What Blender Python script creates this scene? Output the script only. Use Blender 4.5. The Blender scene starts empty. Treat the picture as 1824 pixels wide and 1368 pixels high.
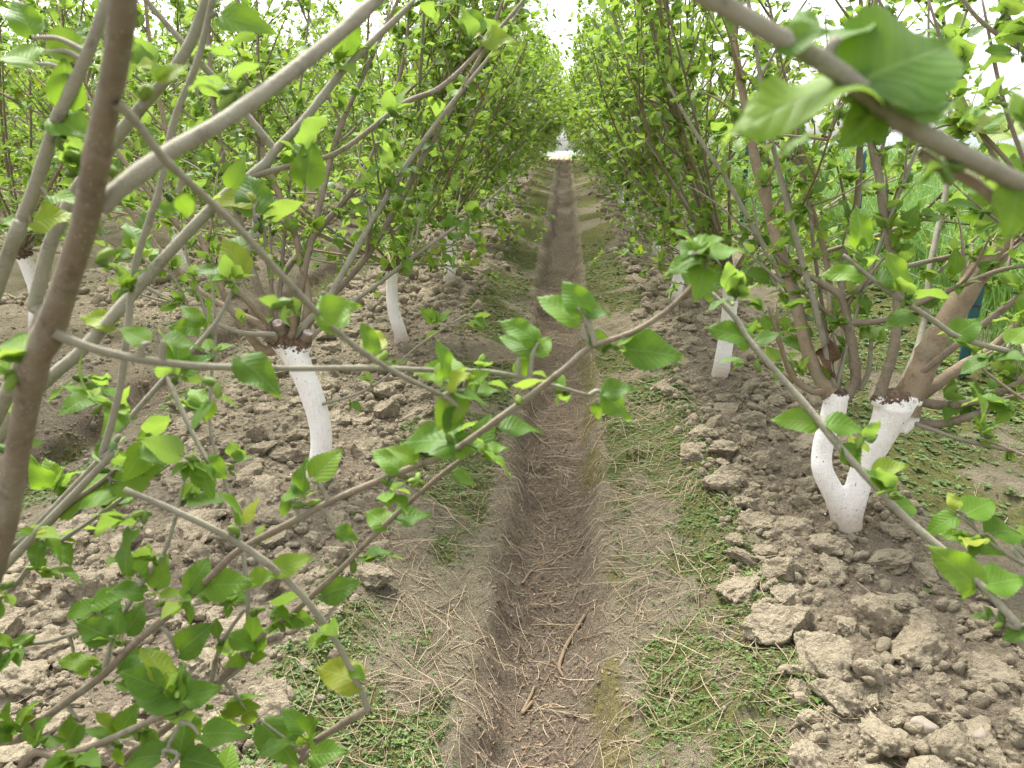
import bpy, math, random
import numpy as np
from mathutils import Vector, Matrix, noise as mnoise

# ------------------------------------------------------------------ camera, sky, sun, exposure
scene = bpy.context.scene
COL = scene.collection
R = math.radians
PITCH, YAW, FPX, CX, CY, CAMZ = R(17.0), R(3.77), 1378.0, 912.0, 684.0, 1.5
cam_data = bpy.data.cameras.new('camera')
cam = bpy.data.objects.new('camera', cam_data)
COL.objects.link(cam)
cam.location = (0, 0, CAMZ)
cam.rotation_euler = (R(90) - PITCH, 0, YAW)
cam_data.sensor_width = 36.0
cam_data.lens = FPX / 1824.0 * 36.0
cam_data.clip_start = 0.02
cam_data.clip_end = 3000
cam_data.dof.use_dof = True
cam_data.dof.focus_distance = 3.0
cam_data.dof.aperture_fstop = 8.0
scene.camera = cam

world = bpy.data.worlds.new('World')
scene.world = world
world.use_nodes = True
wn = world.node_tree
wn.nodes.clear()
w_out = wn.nodes.new('ShaderNodeOutputWorld')
w_bg = wn.nodes.new('ShaderNodeBackground')
w_sky = wn.nodes.new('ShaderNodeTexSky')
w_hsv = wn.nodes.new('ShaderNodeHueSaturation')
w_sky.sky_type = 'NISHITA'
w_sky.sun_disc = False
SUN_EL, SUN_ROT = R(58), R(-28)
w_sky.sun_elevation = SUN_EL
w_sky.sun_rotation = SUN_ROT
w_sky.air_density = 1.0
w_sky.dust_density = 4.0
w_sky.ozone_density = 1.0
w_hsv.inputs['Saturation'].default_value = 0.16
w_bg.inputs['Strength'].default_value = 0.11
wn.links.new(w_sky.outputs[0], w_hsv.inputs['Color'])
wn.links.new(w_hsv.outputs[0], w_bg.inputs['Color'])
wn.links.new(w_bg.outputs[0], w_out.inputs['Surface'])

sun_d = bpy.data.lights.new('sun', 'SUN')
sun = bpy.data.objects.new('sun', sun_d)
COL.objects.link(sun)
sun_d.energy = 1.5
sun_d.angle = R(14)
sun_d.color = (1.0, 0.95, 0.88)
sdir = Vector((math.sin(SUN_ROT) * math.cos(SUN_EL), math.cos(SUN_ROT) * math.cos(SUN_EL), math.sin(SUN_EL)))
sun.rotation_euler = sdir.to_track_quat('Z', 'Y').to_euler()
sun.location = (0, 0, 30)

vs = scene.view_settings
vs.view_transform = 'Standard'
vs.look = 'None'
vs.exposure = 2.2
vs.gamma = 1.0
vs.use_curve_mapping = False
cy = scene.cycles
cy.use_denoising = True
cy.denoising_prefilter = 'NONE'
cy.max_bounces = 4
cy.diffuse_bounces = 2
cy.glossy_bounces = 1
cy.transmission_bounces = 2
cy.transparent_max_bounces = 4
cy.caustics_reflective = False
cy.caustics_refractive = False
cy.sample_clamp_indirect = 4.0

# ------------------------------------------------------------------ pixel <-> world (photo pixels, 1824 wide)
CAM = np.array([0, 0, CAMZ])
RM = np.array(cam.rotation_euler.to_matrix())

def P3(u, v, d):
    """point seen at photo pixel u, v at depth d metres"""
    return CAM + RM @ np.array([(u - CX) / FPX * d, -(v - CY) / FPX * d, -d])

def pix(p):
    q = (np.asarray(p) - CAM) @ RM
    d = -q[..., 2]
    ds = np.where(np.abs(d) < 1e-6, 1e-6, d)
    return CX + q[..., 0] / ds * FPX, CY - q[..., 1] / ds * FPX, d

# ------------------------------------------------------------------ noise
_perm = np.random.RandomState(7).permutation(512)
def _h(ix, iy, seed):
    return _perm[(_perm[(ix + seed * 37) & 511] + iy) & 511] / 511.0
def vnoise(x, y, seed=0):
    x = np.asarray(x, float); y = np.asarray(y, float)
    ix = np.floor(x).astype(int); iy = np.floor(y).astype(int)
    fx = x - ix; fy = y - iy
    fx = fx * fx * (3 - 2 * fx); fy = fy * fy * (3 - 2 * fy)
    a = _h(ix, iy, seed); b = _h(ix + 1, iy, seed); c = _h(ix, iy + 1, seed); d = _h(ix + 1, iy + 1, seed)
    return (a * (1 - fx) + b * fx) * (1 - fy) + (c * (1 - fx) + d * fx) * fy
def fbm(x, y, oct=4, seed=0):
    s = 0; a = .5; t = 0
    for i in range(oct):
        s = s + a * vnoise(x, y, seed + i); t += a; a *= .5; x = x * 2.03 + 11.3; y = y * 2.03 + 5.7
    return s / t
def sstep(a, b, x):
    t = np.clip((x - a) / (b - a), 0, 1)
    return t * t * (3 - 2 * t)

# ------------------------------------------------------------------ terrain
FURROWS = [-0.035, -2.5, 2.5, -5.2, -7.95, -10.7, -13.45, -16.2]
def slope_z(y):
    y = np.asarray(y, float)
    up = 0.04 * np.minimum(y, 24.0)
    over = np.clip(y - 24.0, 0, None)
    return up + np.where(over < 6, 0.04 * over - 0.0085 * over ** 2, 0.24 - 0.306 - np.clip(over - 6, 0, 60) * 0.062)
def furrow_z(x, y):
    z = np.zeros(np.broadcast(x, y).shape)
    for i, c in enumerate(FURROWS):
        wob = (fbm(y * 1.3, np.zeros_like(y) + i * 7.1, 3, 20 + i) - .5) * .13 + (fbm(y * .45, np.zeros_like(y) + i * 3.3, 2, 40 + i) - .5) * .10
        t = x - c - wob
        t = np.where(t < 0, -t * 1.05, t)
        if c < -1: t = t * 1.45
        edge = (fbm(x * 5, y * 5, 3, 31) - .5) * .12 + (fbm(x * 1.8, y * 1.8, 2, 35) - .5) * .09 + (fbm(x * 22, y * 22, 2, 33) - .5) * .05
        h = -.205 + .12 * sstep(.105, .24, t + edge) + .08 * sstep(.18, .66, t + edge * .5)
        if c > 2: h = h * .55
        z = np.minimum(z, h) if i else np.minimum(z, h)
    return z
def tilled(x, y):
    w = (fbm(y * 1.7, x * 0 + 3.3, 3, 44) - .5) * .22
    m = sstep(.52, .66, x + w) * (1 - sstep(1.30, 1.52, x + w * 1.4))
    m = np.maximum(m, sstep(.54, .68, -x + w) * (1 - sstep(1.8, 2.1, -x + w)))
    for c in (-3.8, -6.55, -9.3, -12.05, -14.8):
        m = np.maximum(m, 1 - sstep(.8, 1.05, np.abs(x - c + w)))
    return m
def G(x, y, detail=True):
    x = np.asarray(x, float); y = np.asarray(y, float)
    z = slope_z(y) + furrow_z(x, y) * (1 - sstep(24, 27, y))
    t = tilled(x, y)
    z = z + t * .035
    if detail:
        z = z + (fbm(x * 2.2, y * 2.2, 4, 3) - .5) * .05
        z = z + t * (np.abs(fbm(x * 9, y * 9, 4, 5) - .5) * .11 - .015)
        z = z + (1 - t) * ((fbm(x * 14, y * 14, 4, 9) - .5) * .034 + np.clip(fbm(x * 6, y * 6, 3, 19) - .55, 0, 1) * .12)
    return z
def ground_px(u, v):
    """ground point under a photo pixel"""
    a = RM @ np.array([(u - CX) / FPX, -(v - CY) / FPX, -1.0])
    lo = .3
    for i in range(4000):
        p = CAM + a * lo
        if p[2] <= slope_z(p[1]): break
        lo += .01
    return p

# ------------------------------------------------------------------ mesh helpers
def mesh_np(name, V, F, mats, smooth=True, col=None, uv=None):
    """V (n,3); F (m,k) int faces; col per-vertex rgba; uv per-vertex"""
    V = np.asarray(V, np.float32); F = np.asarray(F, np.int32)
    me = bpy.data.meshes.new(name)
    n, (m, k) = len(V), F.shape
    me.vertices.add(n); me.vertices.foreach_set('co', V.ravel())
    me.loops.add(m * k); me.loops.foreach_set('vertex_index', F.ravel())
    me.polygons.add(m); me.polygons.foreach_set('loop_start', np.arange(0, m * k, k, dtype=np.int32))
    me.polygons.foreach_set('use_smooth', np.full(m, smooth))
    if uv is not None:
        ul = me.uv_layers.new(name='UVMap')
        ul.data.foreach_set('uv', np.asarray(uv, np.float32)[F.ravel()].ravel())
    if col is not None:
        ca = me.color_attributes.new('tint', 'FLOAT_COLOR', 'POINT')
        ca.data.foreach_set('color', np.asarray(col, np.float32).ravel())
    for mt in (mats if isinstance(mats, (list, tuple)) else [mats]): me.materials.append(mt)
    me.update(calc_edges=True)
    return me
def link(name, data, parent=None):
    o = bpy.data.objects.new(name, data); COL.objects.link(o)
    if parent: o.parent = parent
    return o
def tag(o, label=None, cat=None, group=None, kind=None):
    if label: o['label'] = label
    if cat: o['category'] = cat
    if group: o['group'] = group
    if kind: o['kind'] = kind
    return o

def smooth_path(pts, rad, per=6):
    pts = np.asarray(pts, float); rad = np.asarray(rad, float)
    n = len(pts)
    if n < 3: per = max(per, 4)
    ext = np.vstack([2 * pts[0] - pts[1], pts, 2 * pts[-1] - pts[-2]])
    out = []; ro = []
    for i in range(n - 1):
        p0, p1, p2, p3 = ext[i], ext[i + 1], ext[i + 2], ext[i + 3]
        for j in range(per):
            t = j / per
            out.append(.5 * ((2 * p1) + (-p0 + p2) * t + (2 * p0 - 5 * p1 + 4 * p2 - p3) * t * t + (-p0 + 3 * p1 - 3 * p2 + p3) * t ** 3))
            ro.append(rad[i] * (1 - t) + rad[i + 1] * t)
    out.append(pts[-1]); ro.append(rad[-1])
    return np.array(out), np.array(ro)

def tube(P, r, sides=8, cap=True):
    """vertices and quads of a tapering tube"""
    P = np.asarray(P, float); n = len(P)
    r = np.asarray(r, float)
    T = np.gradient(P, axis=0); T /= np.linalg.norm(T, axis=1)[:, None] + 1e-9
    a = np.array([0, 0, 1.0]) if abs(T[0][2]) < .9 else np.array([1.0, 0, 0])
    N = np.zeros_like(P)
    nrm = a - T[0] * a.dot(T[0]); nrm /= np.linalg.norm(nrm)
    for i in range(n):
        nrm = nrm - T[i] * nrm.dot(T[i]); nrm /= np.linalg.norm(nrm) + 1e-9
        N[i] = nrm
    B = np.cross(T, N)
    if cap:
        P = np.vstack([P, P[-1] + T[-1] * r[-1] * .35]); r = np.append(r, r[-1] * .05)
        N = np.vstack([N, N[-1]]); B = np.vstack([B, B[-1]]); n += 1
    ang = np.arange(sides) / sides * 2 * math.pi
    V = P[:, None, :] + r[:, None, None] * (np.cos(ang)[None, :, None] * N[:, None, :] + np.sin(ang)[None, :, None] * B[:, None, :])
    V = V.reshape(-1, 3)
    i = np.arange(n - 1)[:, None] * sides; j = np.arange(sides)[None, :]; j2 = (j + 1) % sides
    F = np.stack([i + j, i + j2, i + sides + j2, i + sides + j], -1).reshape(-1, 4)
    return V, F
def join(parts):
    V = []; F = []; o = 0
    for v, f in parts:
        V.append(v); F.append(f + o); o += len(v)
    return np.vstack(V), np.vstack(F)

# ------------------------------------------------------------------ materials
class NT:
    def __init__(s, name):
        s.m = bpy.data.materials.new(name); s.m.use_nodes = True
        s.t = s.m.node_tree; s.t.nodes.clear()
        s.out = s.n('OutputMaterial')
    def n(s, typ, **kw):
        nd = s.t.nodes.new('ShaderNode' + typ)
        for k, v in kw.items():
            if k in nd.inputs: s.set(nd.inputs[k], v)
            else: setattr(nd, k, v)
        return nd
    def set(s, inp, v):
        if hasattr(v, 'links'): s.t.links.new(v, inp)
        else: inp.default_value = v
    def noise(s, vec, scale, detail=4, rough=.55):
        nd = s.n('TexNoise'); nd.inputs['Scale'].default_value = scale; nd.inputs['Detail'].default_value = detail
        nd.inputs['Roughness'].default_value = rough
        if vec is not None: s.t.links.new(vec, nd.inputs['Vector'])
        return nd.outputs['Fac']
    def voro(s, vec, scale, feature='F1'):
        nd = s.n('TexVoronoi'); nd.feature = feature; nd.inputs['Scale'].default_value = scale
        if vec is not None: s.t.links.new(vec, nd.inputs['Vector'])
        return nd.outputs['Distance']
    def math(s, op, a, b=None, clamp=False):
        nd = s.n('Math'); nd.operation = op; nd.use_clamp = clamp
        s.set(nd.inputs[0], a)
        if b is not None: s.set(nd.inputs[1], b)
        return nd.outputs[0]
    def mapr(s, v, a, b, c=0., d=1.):
        nd = s.n('MapRange'); s.set(nd.inputs['Value'], v)
        for k, x in (('From Min', a), ('From Max', b), ('To Min', c), ('To Max', d)): nd.inputs[k].default_value = x
        return nd.outputs['Result']
    def mix(s, f, a, b, blend='MIX'):
        nd = s.n('Mix'); nd.data_type = 'RGBA'; nd.blend_type = blend
        s.set(nd.inputs['Factor'], f)
        for i, x in ((6, a), (7, b)):
            if hasattr(x, 'links'): s.t.links.new(x, nd.inputs[i])
            else: nd.inputs[i].default_value = (*x, 1)
        return nd.outputs[2]
    def ramp(s, f, stops):
        nd = s.n('ValToRGB'); e = nd.color_ramp.elements
        while len(e) < len(stops): e.new(.5)
        for k, (p, c) in enumerate(stops): e[k].position = p; e[k].color = (*c, 1)
        s.t.links.new(f, nd.inputs[0]); return nd.outputs[0]
    def bump(s, h, strength, dist):
        nd = s.n('Bump'); nd.inputs['Strength'].default_value = strength; nd.inputs['Distance'].default_value = dist
        s.t.links.new(h, nd.inputs['Height']); return nd.outputs[0]
    def bsdf(s, color, rough=.8, normal=None, spec=.3):
        b = s.n('BsdfPrincipled'); s.set(b.inputs['Base Color'], color if hasattr(color, 'links') else (*color, 1))
        s.set(b.inputs['Roughness'], rough); b.inputs['Specular IOR Level'].default_value = spec
        if normal is not None: s.t.links.new(normal, b.inputs['Normal'])
        return b
    def done(s, sh):
        s.t.links.new(sh.outputs[0] if hasattr(sh, 'outputs') else sh, s.out.inputs['Surface']); return s.m

def obj_coord(t): return t.n('TexCoord').outputs['Object']

def leaf_material(name, per_object):
    t = NT(name)
    if per_object:
        oi = t.n('ObjectInfo'); rnd = oi.outputs['Random']
    else:
        at = t.n('Attribute'); at.attribute_name = 'tint'
        sp = t.n('SeparateColor'); t.t.links.new(at.outputs['Color'], sp.inputs[0]); rnd = sp.outputs[0]
    uv = t.n('UVMap').outputs[0]
    sx = t.n('SeparateXYZ'); t.t.links.new(uv, sx.inputs[0])
    u = t.math('ABSOLUTE', t.math('SUBTRACT', sx.outputs[0], .5))            # distance from the midrib
    vv = sx.outputs[1]
    # side veins run forward and out from the midrib
    ph = t.math('MULTIPLY', t.math('SUBTRACT', vv, t.math('MULTIPLY', u, .75)), 24.0)
    vein = t.math('SUBTRACT', 1.0, t.mapr(t.math('ABSOLUTE', t.math('SINE', ph)), 0.0, .20))
    mid = t.math('SUBTRACT', 1.0, t.mapr(u, .008, .03))
    vn = t.math('MAXIMUM', t.math('MULTIPLY', vein, .55), mid, True)
    base = t.ramp(rnd, [(0, (.045, .118, .012)), (.35, (.070, .172, .016)), (.7, (.108, .225, .020)), (.9, (.160, .270, .024)), (1, (.29, .31, .03))] if per_object else [(0, (.056, .132, .010)), (.3, (.098, .205, .013)), (.62, (.150, .272, .017)), (.86, (.215, .33, .022)), (1, (.35, .36, .03))])
    blot = t.noise(uv, 5.0, 3)
    tc = t.n('TexCoord').outputs['Object']; spot = t.noise(tc, 7.0 if per_object else 60.0, 3)
    base = t.mix(t.mapr(blot, .35, .75, 0, .35), base, (.17, .27, .03))
    base = t.mix(t.mapr(spot, .66, .74, 0, .5), base, (.20, .17, .045))
    top = t.mix(t.math('MULTIPLY', vn, .34), base, (.26, .37, .14))
    geo = t.n('NewGeometry')
    colr = t.mix(geo.outputs['Backfacing'], top, t.mix(.45, base, (.26, .36, .14)))
    h = t.math('SUBTRACT', t.math('ADD', t.math('MULTIPLY', t.noise(uv, 30, 2), .5), t.math('ABSOLUTE', t.math('SINE', ph))), t.math('MULTIPLY', vn, .9))
    nb = t.bump(h, .4, .0008)
    b = t.bsdf(colr, .5, nb, .28)
    tr = t.n('BsdfTranslucent')
    t.t.links.new(t.mix(.5, colr, (.34, .52, .03)), tr.inputs['Color'])
    mx = t.n('MixShader'); mx.inputs[0].default_value = .44
    t.t.links.new(b.outputs[0], mx.inputs[1]); t.t.links.new(tr.outputs[0], mx.inputs[2])
    return t.done(mx)
M_LEAF = leaf_material('leaf_single', True)
M_LEAVES = leaf_material('leaf_massed', False)

def bark_material(name, c1, c2, c3, dots=.75):
    t = NT(name); oc = obj_coord(t)
    n1 = t.noise(oc, 22, 5); n2 = t.noise(oc, 130, 4)
    c = t.mix(t.mapr(n1, .3, .7), c1, c2)
    c = t.mix(t.mapr(n2, .5, .78, 0, .6), c, c3)
    lich = t.noise(oc, 7.5, 5, .65)
    c = t.mix(t.mapr(lich, .54, .66, 0, .55), c, (.27, .27, .20))
    c = t.mix(t.mapr(t.noise(oc, 45, 4, .7), .56, .7, 0, .6), c, tuple(v * .45 for v in c1))
    d = t.voro(oc, 210)
    gate = t.mapr(t.noise(oc, 60, 2), .42, .5)
    dm = t.math('MULTIPLY', t.math('MULTIPLY', t.mapr(d, .12, .2, 1, 0), gate), dots)
    c = t.mix(dm, c, (.46, .40, .31))
    h = t.math('ADD', t.math('MULTIPLY', n2, .6), t.math('ADD', n1, t.math('MULTIPLY', dm, .5)))
    return t.done(t.bsdf(c, .75, t.bump(h, .5, .004), .25))
M_BARK = bark_material('brown_bark', (.165, .130, .090), (.235, .19, .135), (.28, .235, .175))
M_BARKG = bark_material('grey_green_bark', (.215, .198, .145), (.285, .264, .195), (.33, .31, .245))
M_BARKO = bark_material('tan_bark', (.205, .150, .094), (.28, .215, .142), (.32, .262, .19), .5)

def trunk_material():
    t = NT('whitewashed_bark'); oc = obj_coord(t)
    top = t.n('Attribute'); top.attribute_type = 'OBJECT'; top.attribute_name = 'wash_top'
    sx = t.n('SeparateXYZ'); t.t.links.new(oc, sx.inputs[0])
    n1 = t.noise(oc, 16, 4); n2 = t.noise(oc, 75, 5); n3 = t.noise(oc, 300, 3)
    dz = t.math('SUBTRACT', top.outputs['Fac'], sx.outputs[2])
    dz = t.math('ADD', dz, t.math('MULTIPLY', t.math('SUBTRACT', n1, .5), .10))
    dz = t.math('ADD', dz, t.math('MULTIPLY', t.math('SUBTRACT', n2, .5), .09))
    fac = t.mapr(dz, -.004, .006)
    chips = t.mapr(t.math('ADD', t.math('MULTIPLY', n2, .7), t.math('MULTIPLY', n1, .3)), .34, .365)
    fac = t.math('MULTIPLY', fac, chips)
    bark = t.mix(t.mapr(n2, .35, .65), (.070, .045, .031), (.20, .14, .092))
    paint = t.mix(t.mapr(n1, .35, .7), (.95, .92, .89), (.93, .885, .84))
    dirt = t.mapr(t.math('ADD', sx.outputs[2], t.math('MULTIPLY', n2, .1)), .07, .19)
    paint = t.mix(dirt, (.56, .47, .38), paint)
    paint = t.mix(t.mapr(n3, .58, .78, 0, .15), paint, (.62, .55, .49))
    vs_ = t.n('Mapping'); vs_.inputs['Scale'].default_value = (1, 1, .16); t.t.links.new(oc, vs_.inputs['Vector'])
    streak = t.noise(vs_.outputs[0], 70, 5, .65)
    paint = t.mix(t.mapr(streak, .54, .74, 0, .3), paint, (.66, .59, .52))
    crk = t.mapr(t.voro(vs_.outputs[0], 95, 'DISTANCE_TO_EDGE'), .0, .035, 1, 0)
    crk = t.math('MULTIPLY', crk, t.mapr(n1, .45, .6))
    paint = t.mix(t.math('MULTIPLY', crk, .55), paint, (.34, .27, .21))
    c = t.mix(fac, bark, paint)
    vx = t.n('Mapping'); vx.inputs['Scale'].default_value = (1, 1, 3.2); t.t.links.new(oc, vx.inputs['Vector'])
    n4 = t.noise(vx.outputs[0], 55, 5, .65)
    h = t.math('ADD', t.math('MULTIPLY', n4, .9), t.math('ADD', t.math('MULTIPLY', n3, .3), t.math('MULTIPLY', fac, .5)))
    return t.done(t.bsdf(c, .85, t.bump(t.math('ADD', h, t.math('MULTIPLY', streak, .5)), .7, .008), .2))
M_TRUNK = trunk_material()

def cut_material():
    t = NT('cut_wood'); oc = obj_coord(t)
    n = t.noise(oc, 60, 4)
    return t.done(t.bsdf(t.mix(t.mapr(n, .35, .65), (.22, .15, .12), (.55, .47, .42)), .8, t.bump(n, .5, .003)))
M_CUT = cut_material()

def soil_nodes(t, oc):
    """colour and height of broken clay soil"""
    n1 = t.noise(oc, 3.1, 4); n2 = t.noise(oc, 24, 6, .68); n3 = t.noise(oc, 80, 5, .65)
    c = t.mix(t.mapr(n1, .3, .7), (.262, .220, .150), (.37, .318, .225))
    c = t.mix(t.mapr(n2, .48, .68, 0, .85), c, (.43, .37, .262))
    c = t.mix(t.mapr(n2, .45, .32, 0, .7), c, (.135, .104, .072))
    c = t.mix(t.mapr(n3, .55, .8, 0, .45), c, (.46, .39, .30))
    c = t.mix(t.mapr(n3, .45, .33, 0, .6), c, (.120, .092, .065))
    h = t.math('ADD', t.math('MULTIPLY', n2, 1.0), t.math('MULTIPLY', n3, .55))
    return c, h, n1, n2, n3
def clod_material():
    t = NT('clay_clod'); oc = t.n('NewGeometry').outputs['Position']
    c, h, n1, n2, n3 = soil_nodes(t, oc)
    oi = t.n('ObjectInfo')
    c = t.mix(t.mapr(oi.outputs['Random'], 0, 1, 0, .25), c, (.375, .32, .225))
    crack = t.mapr(t.voro(oc, 24, 'DISTANCE_TO_EDGE'), .0, .05)
    gate = t.mapr(t.noise(oc, 9, 2), .5, .56)
    ck = t.math('MULTIPLY', t.math('SUBTRACT', 1., crack), gate)
    n5 = t.noise(oc, 260, 4, .7); n6 = t.voro(oc, 75)
    h = t.math('SUBTRACT', t.math('ADD', h, t.math('MULTIPLY', n5, .28)), t.math('ADD', t.math('MULTIPLY', ck, .16), t.math('MULTIPLY', n6, .30)))
    return t.done(t.bsdf(c, .95, t.bump(h, 1.0, .022), .10))
M_CLOD = clod_material()
def ground_material():
    t = NT('orchard_soil'); oc = t.n('NewGeometry').outputs['Position']
    c, h, n1, n2, n3 = soil_nodes(t, oc)
    at = t.n('Attribute'); at.attribute_name = 'tint'
    sp = t.n('SeparateColor'); t.t.links.new(at.outputs['Color'], sp.inputs[0])
    till, green, litter = sp.outputs
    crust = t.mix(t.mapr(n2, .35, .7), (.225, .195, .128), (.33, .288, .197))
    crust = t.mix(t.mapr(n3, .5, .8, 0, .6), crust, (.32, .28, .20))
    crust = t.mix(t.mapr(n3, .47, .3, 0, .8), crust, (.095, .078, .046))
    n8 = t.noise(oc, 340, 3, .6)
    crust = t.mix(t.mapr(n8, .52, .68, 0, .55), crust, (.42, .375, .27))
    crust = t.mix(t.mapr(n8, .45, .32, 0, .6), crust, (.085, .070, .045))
    c = t.mix(till, crust, c)
    lit = t.mix(t.mapr(n3, .35, .65), (.125, .094, .070), (.30, .235, .175))
    c = t.mix(t.math('MULTIPLY', litter, t.mapr(n2, .30, .62, .25, 1.), True), c, lit)
    g2 = t.noise(oc, 55, 4)
    moss = t.mix(t.mapr(g2, .35, .65), (.075, .095, .024), (.19, .195, .05))
    gm = t.math('ADD', t.math('MULTIPLY', green, 1.25), t.math('MULTIPLY', t.math('SUBTRACT', n2, .5), 1.5))
    gm = t.mapr(t.math('ADD', gm, t.math('MULTIPLY', t.math('SUBTRACT', n3, .5), .8)), .45, .85, 0, .85)
    c = t.mix(gm, c, moss)
    ym = t.mapr(t.math('ADD', at.outputs['Alpha'], t.math('MULTIPLY', t.math('SUBTRACT', n2, .5), 1.6)),   .35, 1.0, 0, .6)
    c = t.mix(ym, c, t.mix(t.mapr(g2, .35, .65), (.115, .11, .022), (.245, .225, .045)))
    vor = t.voro(oc, 42)
    h2 = t.math('SUBTRACT', t.math('ADD', h, t.math('MULTIPLY', g2, .3)), t.math('MULTIPLY', t.math('MULTIPLY', vor, till), .9))
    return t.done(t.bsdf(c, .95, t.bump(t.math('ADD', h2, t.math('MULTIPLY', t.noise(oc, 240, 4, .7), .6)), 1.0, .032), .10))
M_GROUND = ground_material()

def simple(name, c1, c2, scale=40, rough=.8, bump=.3, dist=.003, tint=False, transl=0, spec=.25):
    t = NT(name); oc = obj_coord(t)
    n = t.noise(oc, scale, 4)
    f = t.mapr(n, .3, .7)
    if tint:
        at = t.n('Attribute'); at.attribute_name = 'tint'
        sp = t.n('SeparateColor'); t.t.links.new(at.outputs['Color'], sp.inputs[0]); f = sp.outputs[0]
    c = t.mix(f, c1, c2)
    b = t.bsdf(c, rough, t.bump(n, bump, dist), spec)
    if transl:
        tr = t.n('BsdfTranslucent'); t.t.links.new(c, tr.inputs['Color'])
        mx = t.n('MixShader'); mx.inputs[0].default_value = transl
        t.t.links.new(b.outputs[0], mx.inputs[1]); t.t.links.new(tr.outputs[0], mx.inputs[2])
        return t.done(mx)
    return t.done(b)
M_STRAW = simple('dry_straw', (.20, .145, .09), (.52, .42, .285), tint=True, rough=.7)
M_LITTER = simple('leaf_litter', (.055, .036, .025), (.24, .165, .10), tint=True)
M_WEED = simple('weed_leaf', (.058, .115, .028), (.145, .215, .052), tint=True, transl=.25, rough=.55)
M_WHEAT = simple('wheat_blade', (.11, .22, .04), (.26, .42, .11), tint=True, transl=.3, rough=.5)
M_FRUIT = simple('young_fruit', (.05, .10, .015), (.16, .24, .035), tint=True, rough=.6)
M_LIME = simple('lime_paint', (.80, .76, .72), (.70, .65, .60), rough=.9)
M_STONE = simple('river_stone', (.21, .18, .14), (.32, .275, .22), scale=14, rough=.7)
M_POST = simple('post_coating', (.015, .075, .078), (.025, .105, .105), scale=20, rough=.4, spec=.5)
M_CLIP = simple('black_tie', (.02, .02, .022), (.035, .035, .04), rough=.5)
M_WIRE = simple('fence_wire', (.22, .24, .24), (.32, .33, .33), rough=.45)
M_FILM = simple('mulch_film', (.05, .045, .055), (.12, .11, .13), scale=30, rough=.35, spec=.5)
M_HILL = simple('haze_tinted_hill', (.17, .19, .20), (.22, .24, .25), scale=.05, rough=1, bump=0)  # distance haze painted into the hill's grey-blue base colour; no air volume
M_DEAD = simple('dead_leaf', (.085, .05, .03), (.15, .09, .052), scale=60)
M_YELLOW = simple('yellow_petals', (.75, .55, .02), (.82, .66, .05), transl=.2)

# ------------------------------------------------------------------ ground sheet
rng = np.random.RandomState(11)
def axis(*segs):
    out = [np.arange(a, b, s) for a, b, s in segs]
    return np.concatenate(out)
gx = axis((-420, -60, 30), (-60, -20, 2.5), (-20, -6, .3), (-6, -3.3, .06), (-3.3, -2.2, .026), (-2.2, 1.9, .0175), (1.9, 3.4, .035), (3.4, 12, .3), (12, 60, 4), (60, 440, 30))
gy = axis((-30, 0, 2), (0, 1.0, .1), (1.0, 4.4, .021), (4.4, 8, .045), (8, 14, .09), (14, 34, .2), (34, 90, 3), (90, 820, 40))
GX, GY = np.meshgrid(gx, gy)
GZ = G(GX, GY)
def weed_density(x, y):
    t = np.abs(x + .035)
    w = (fbm(y * 1.7, x * 0 + 3.3, 3, 44) - .5) * .22
    z = sstep(.22, .32, t) * (1 - sstep(.66, .82, t)) * 1.0
    z = np.maximum(z, sstep(1.35, 1.55, x + w) * .8)
    z = np.maximum(z, sstep(1.8, 2.1, -x) * (1 - sstep(2.5, 2.7, -x)) * .6)
    z = np.maximum(z, .05)
    z = np.maximum(z, sstep(2.75, 3.1, x) * 1.0)
    z = np.where(x < -2.9, .35, z)
    p = fbm(x * 2.6, y * 2.0, 4, 61)
    return np.clip(z * sstep(.27, .60, p) * 1.35, 0, 1)
gW = weed_density(GX, GY)
gT = tilled(GX, GY)
gL = np.zeros_like(GX)
for c in FURROWS[:3]:
    gL = np.maximum(gL, 1 - sstep(.12, .26, np.abs(GX - c)))
for bx in (-1.06, 1.0):                                   # dark loose earth dug round the trunks
    gL = np.maximum(gL, (1 - sstep(.1, .3, np.abs(GX - bx - (fbm(GY * 2, GX * 2, 2, 71) - .5) * .3))) * .55)
mossband = np.exp(-((GX - .165 - (fbm(GY * 1.3, GY * 0, 3, 20) - .5) * .13) / .075) ** 2) * (.12 + 1.0 * sstep(.38, .62, fbm(GX * 7, GY * 3.2, 3, 81))) * (1 - sstep(4, 9, GY)) * (1 + .4 * (1 - sstep(1.3, 2.3, GY)))
gG = np.clip(gW * .9 + (GX > 3.2) * .6, 0, 1)
nr, nc = GX.shape
ii = np.arange((nr - 1) * (nc - 1)); r0 = ii // (nc - 1); c0 = ii % (nc - 1); a0 = r0 * nc + c0
Fg = np.stack([a0, a0 + 1, a0 + nc + 1, a0 + nc], -1)
gcol = np.stack([gT.ravel(), gG.ravel(), gL.ravel(), np.clip(mossband, 0, 1).ravel()], -1)
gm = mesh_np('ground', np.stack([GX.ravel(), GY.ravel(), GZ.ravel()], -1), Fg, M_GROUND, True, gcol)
tag(link('ground', gm), kind='structure')

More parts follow.
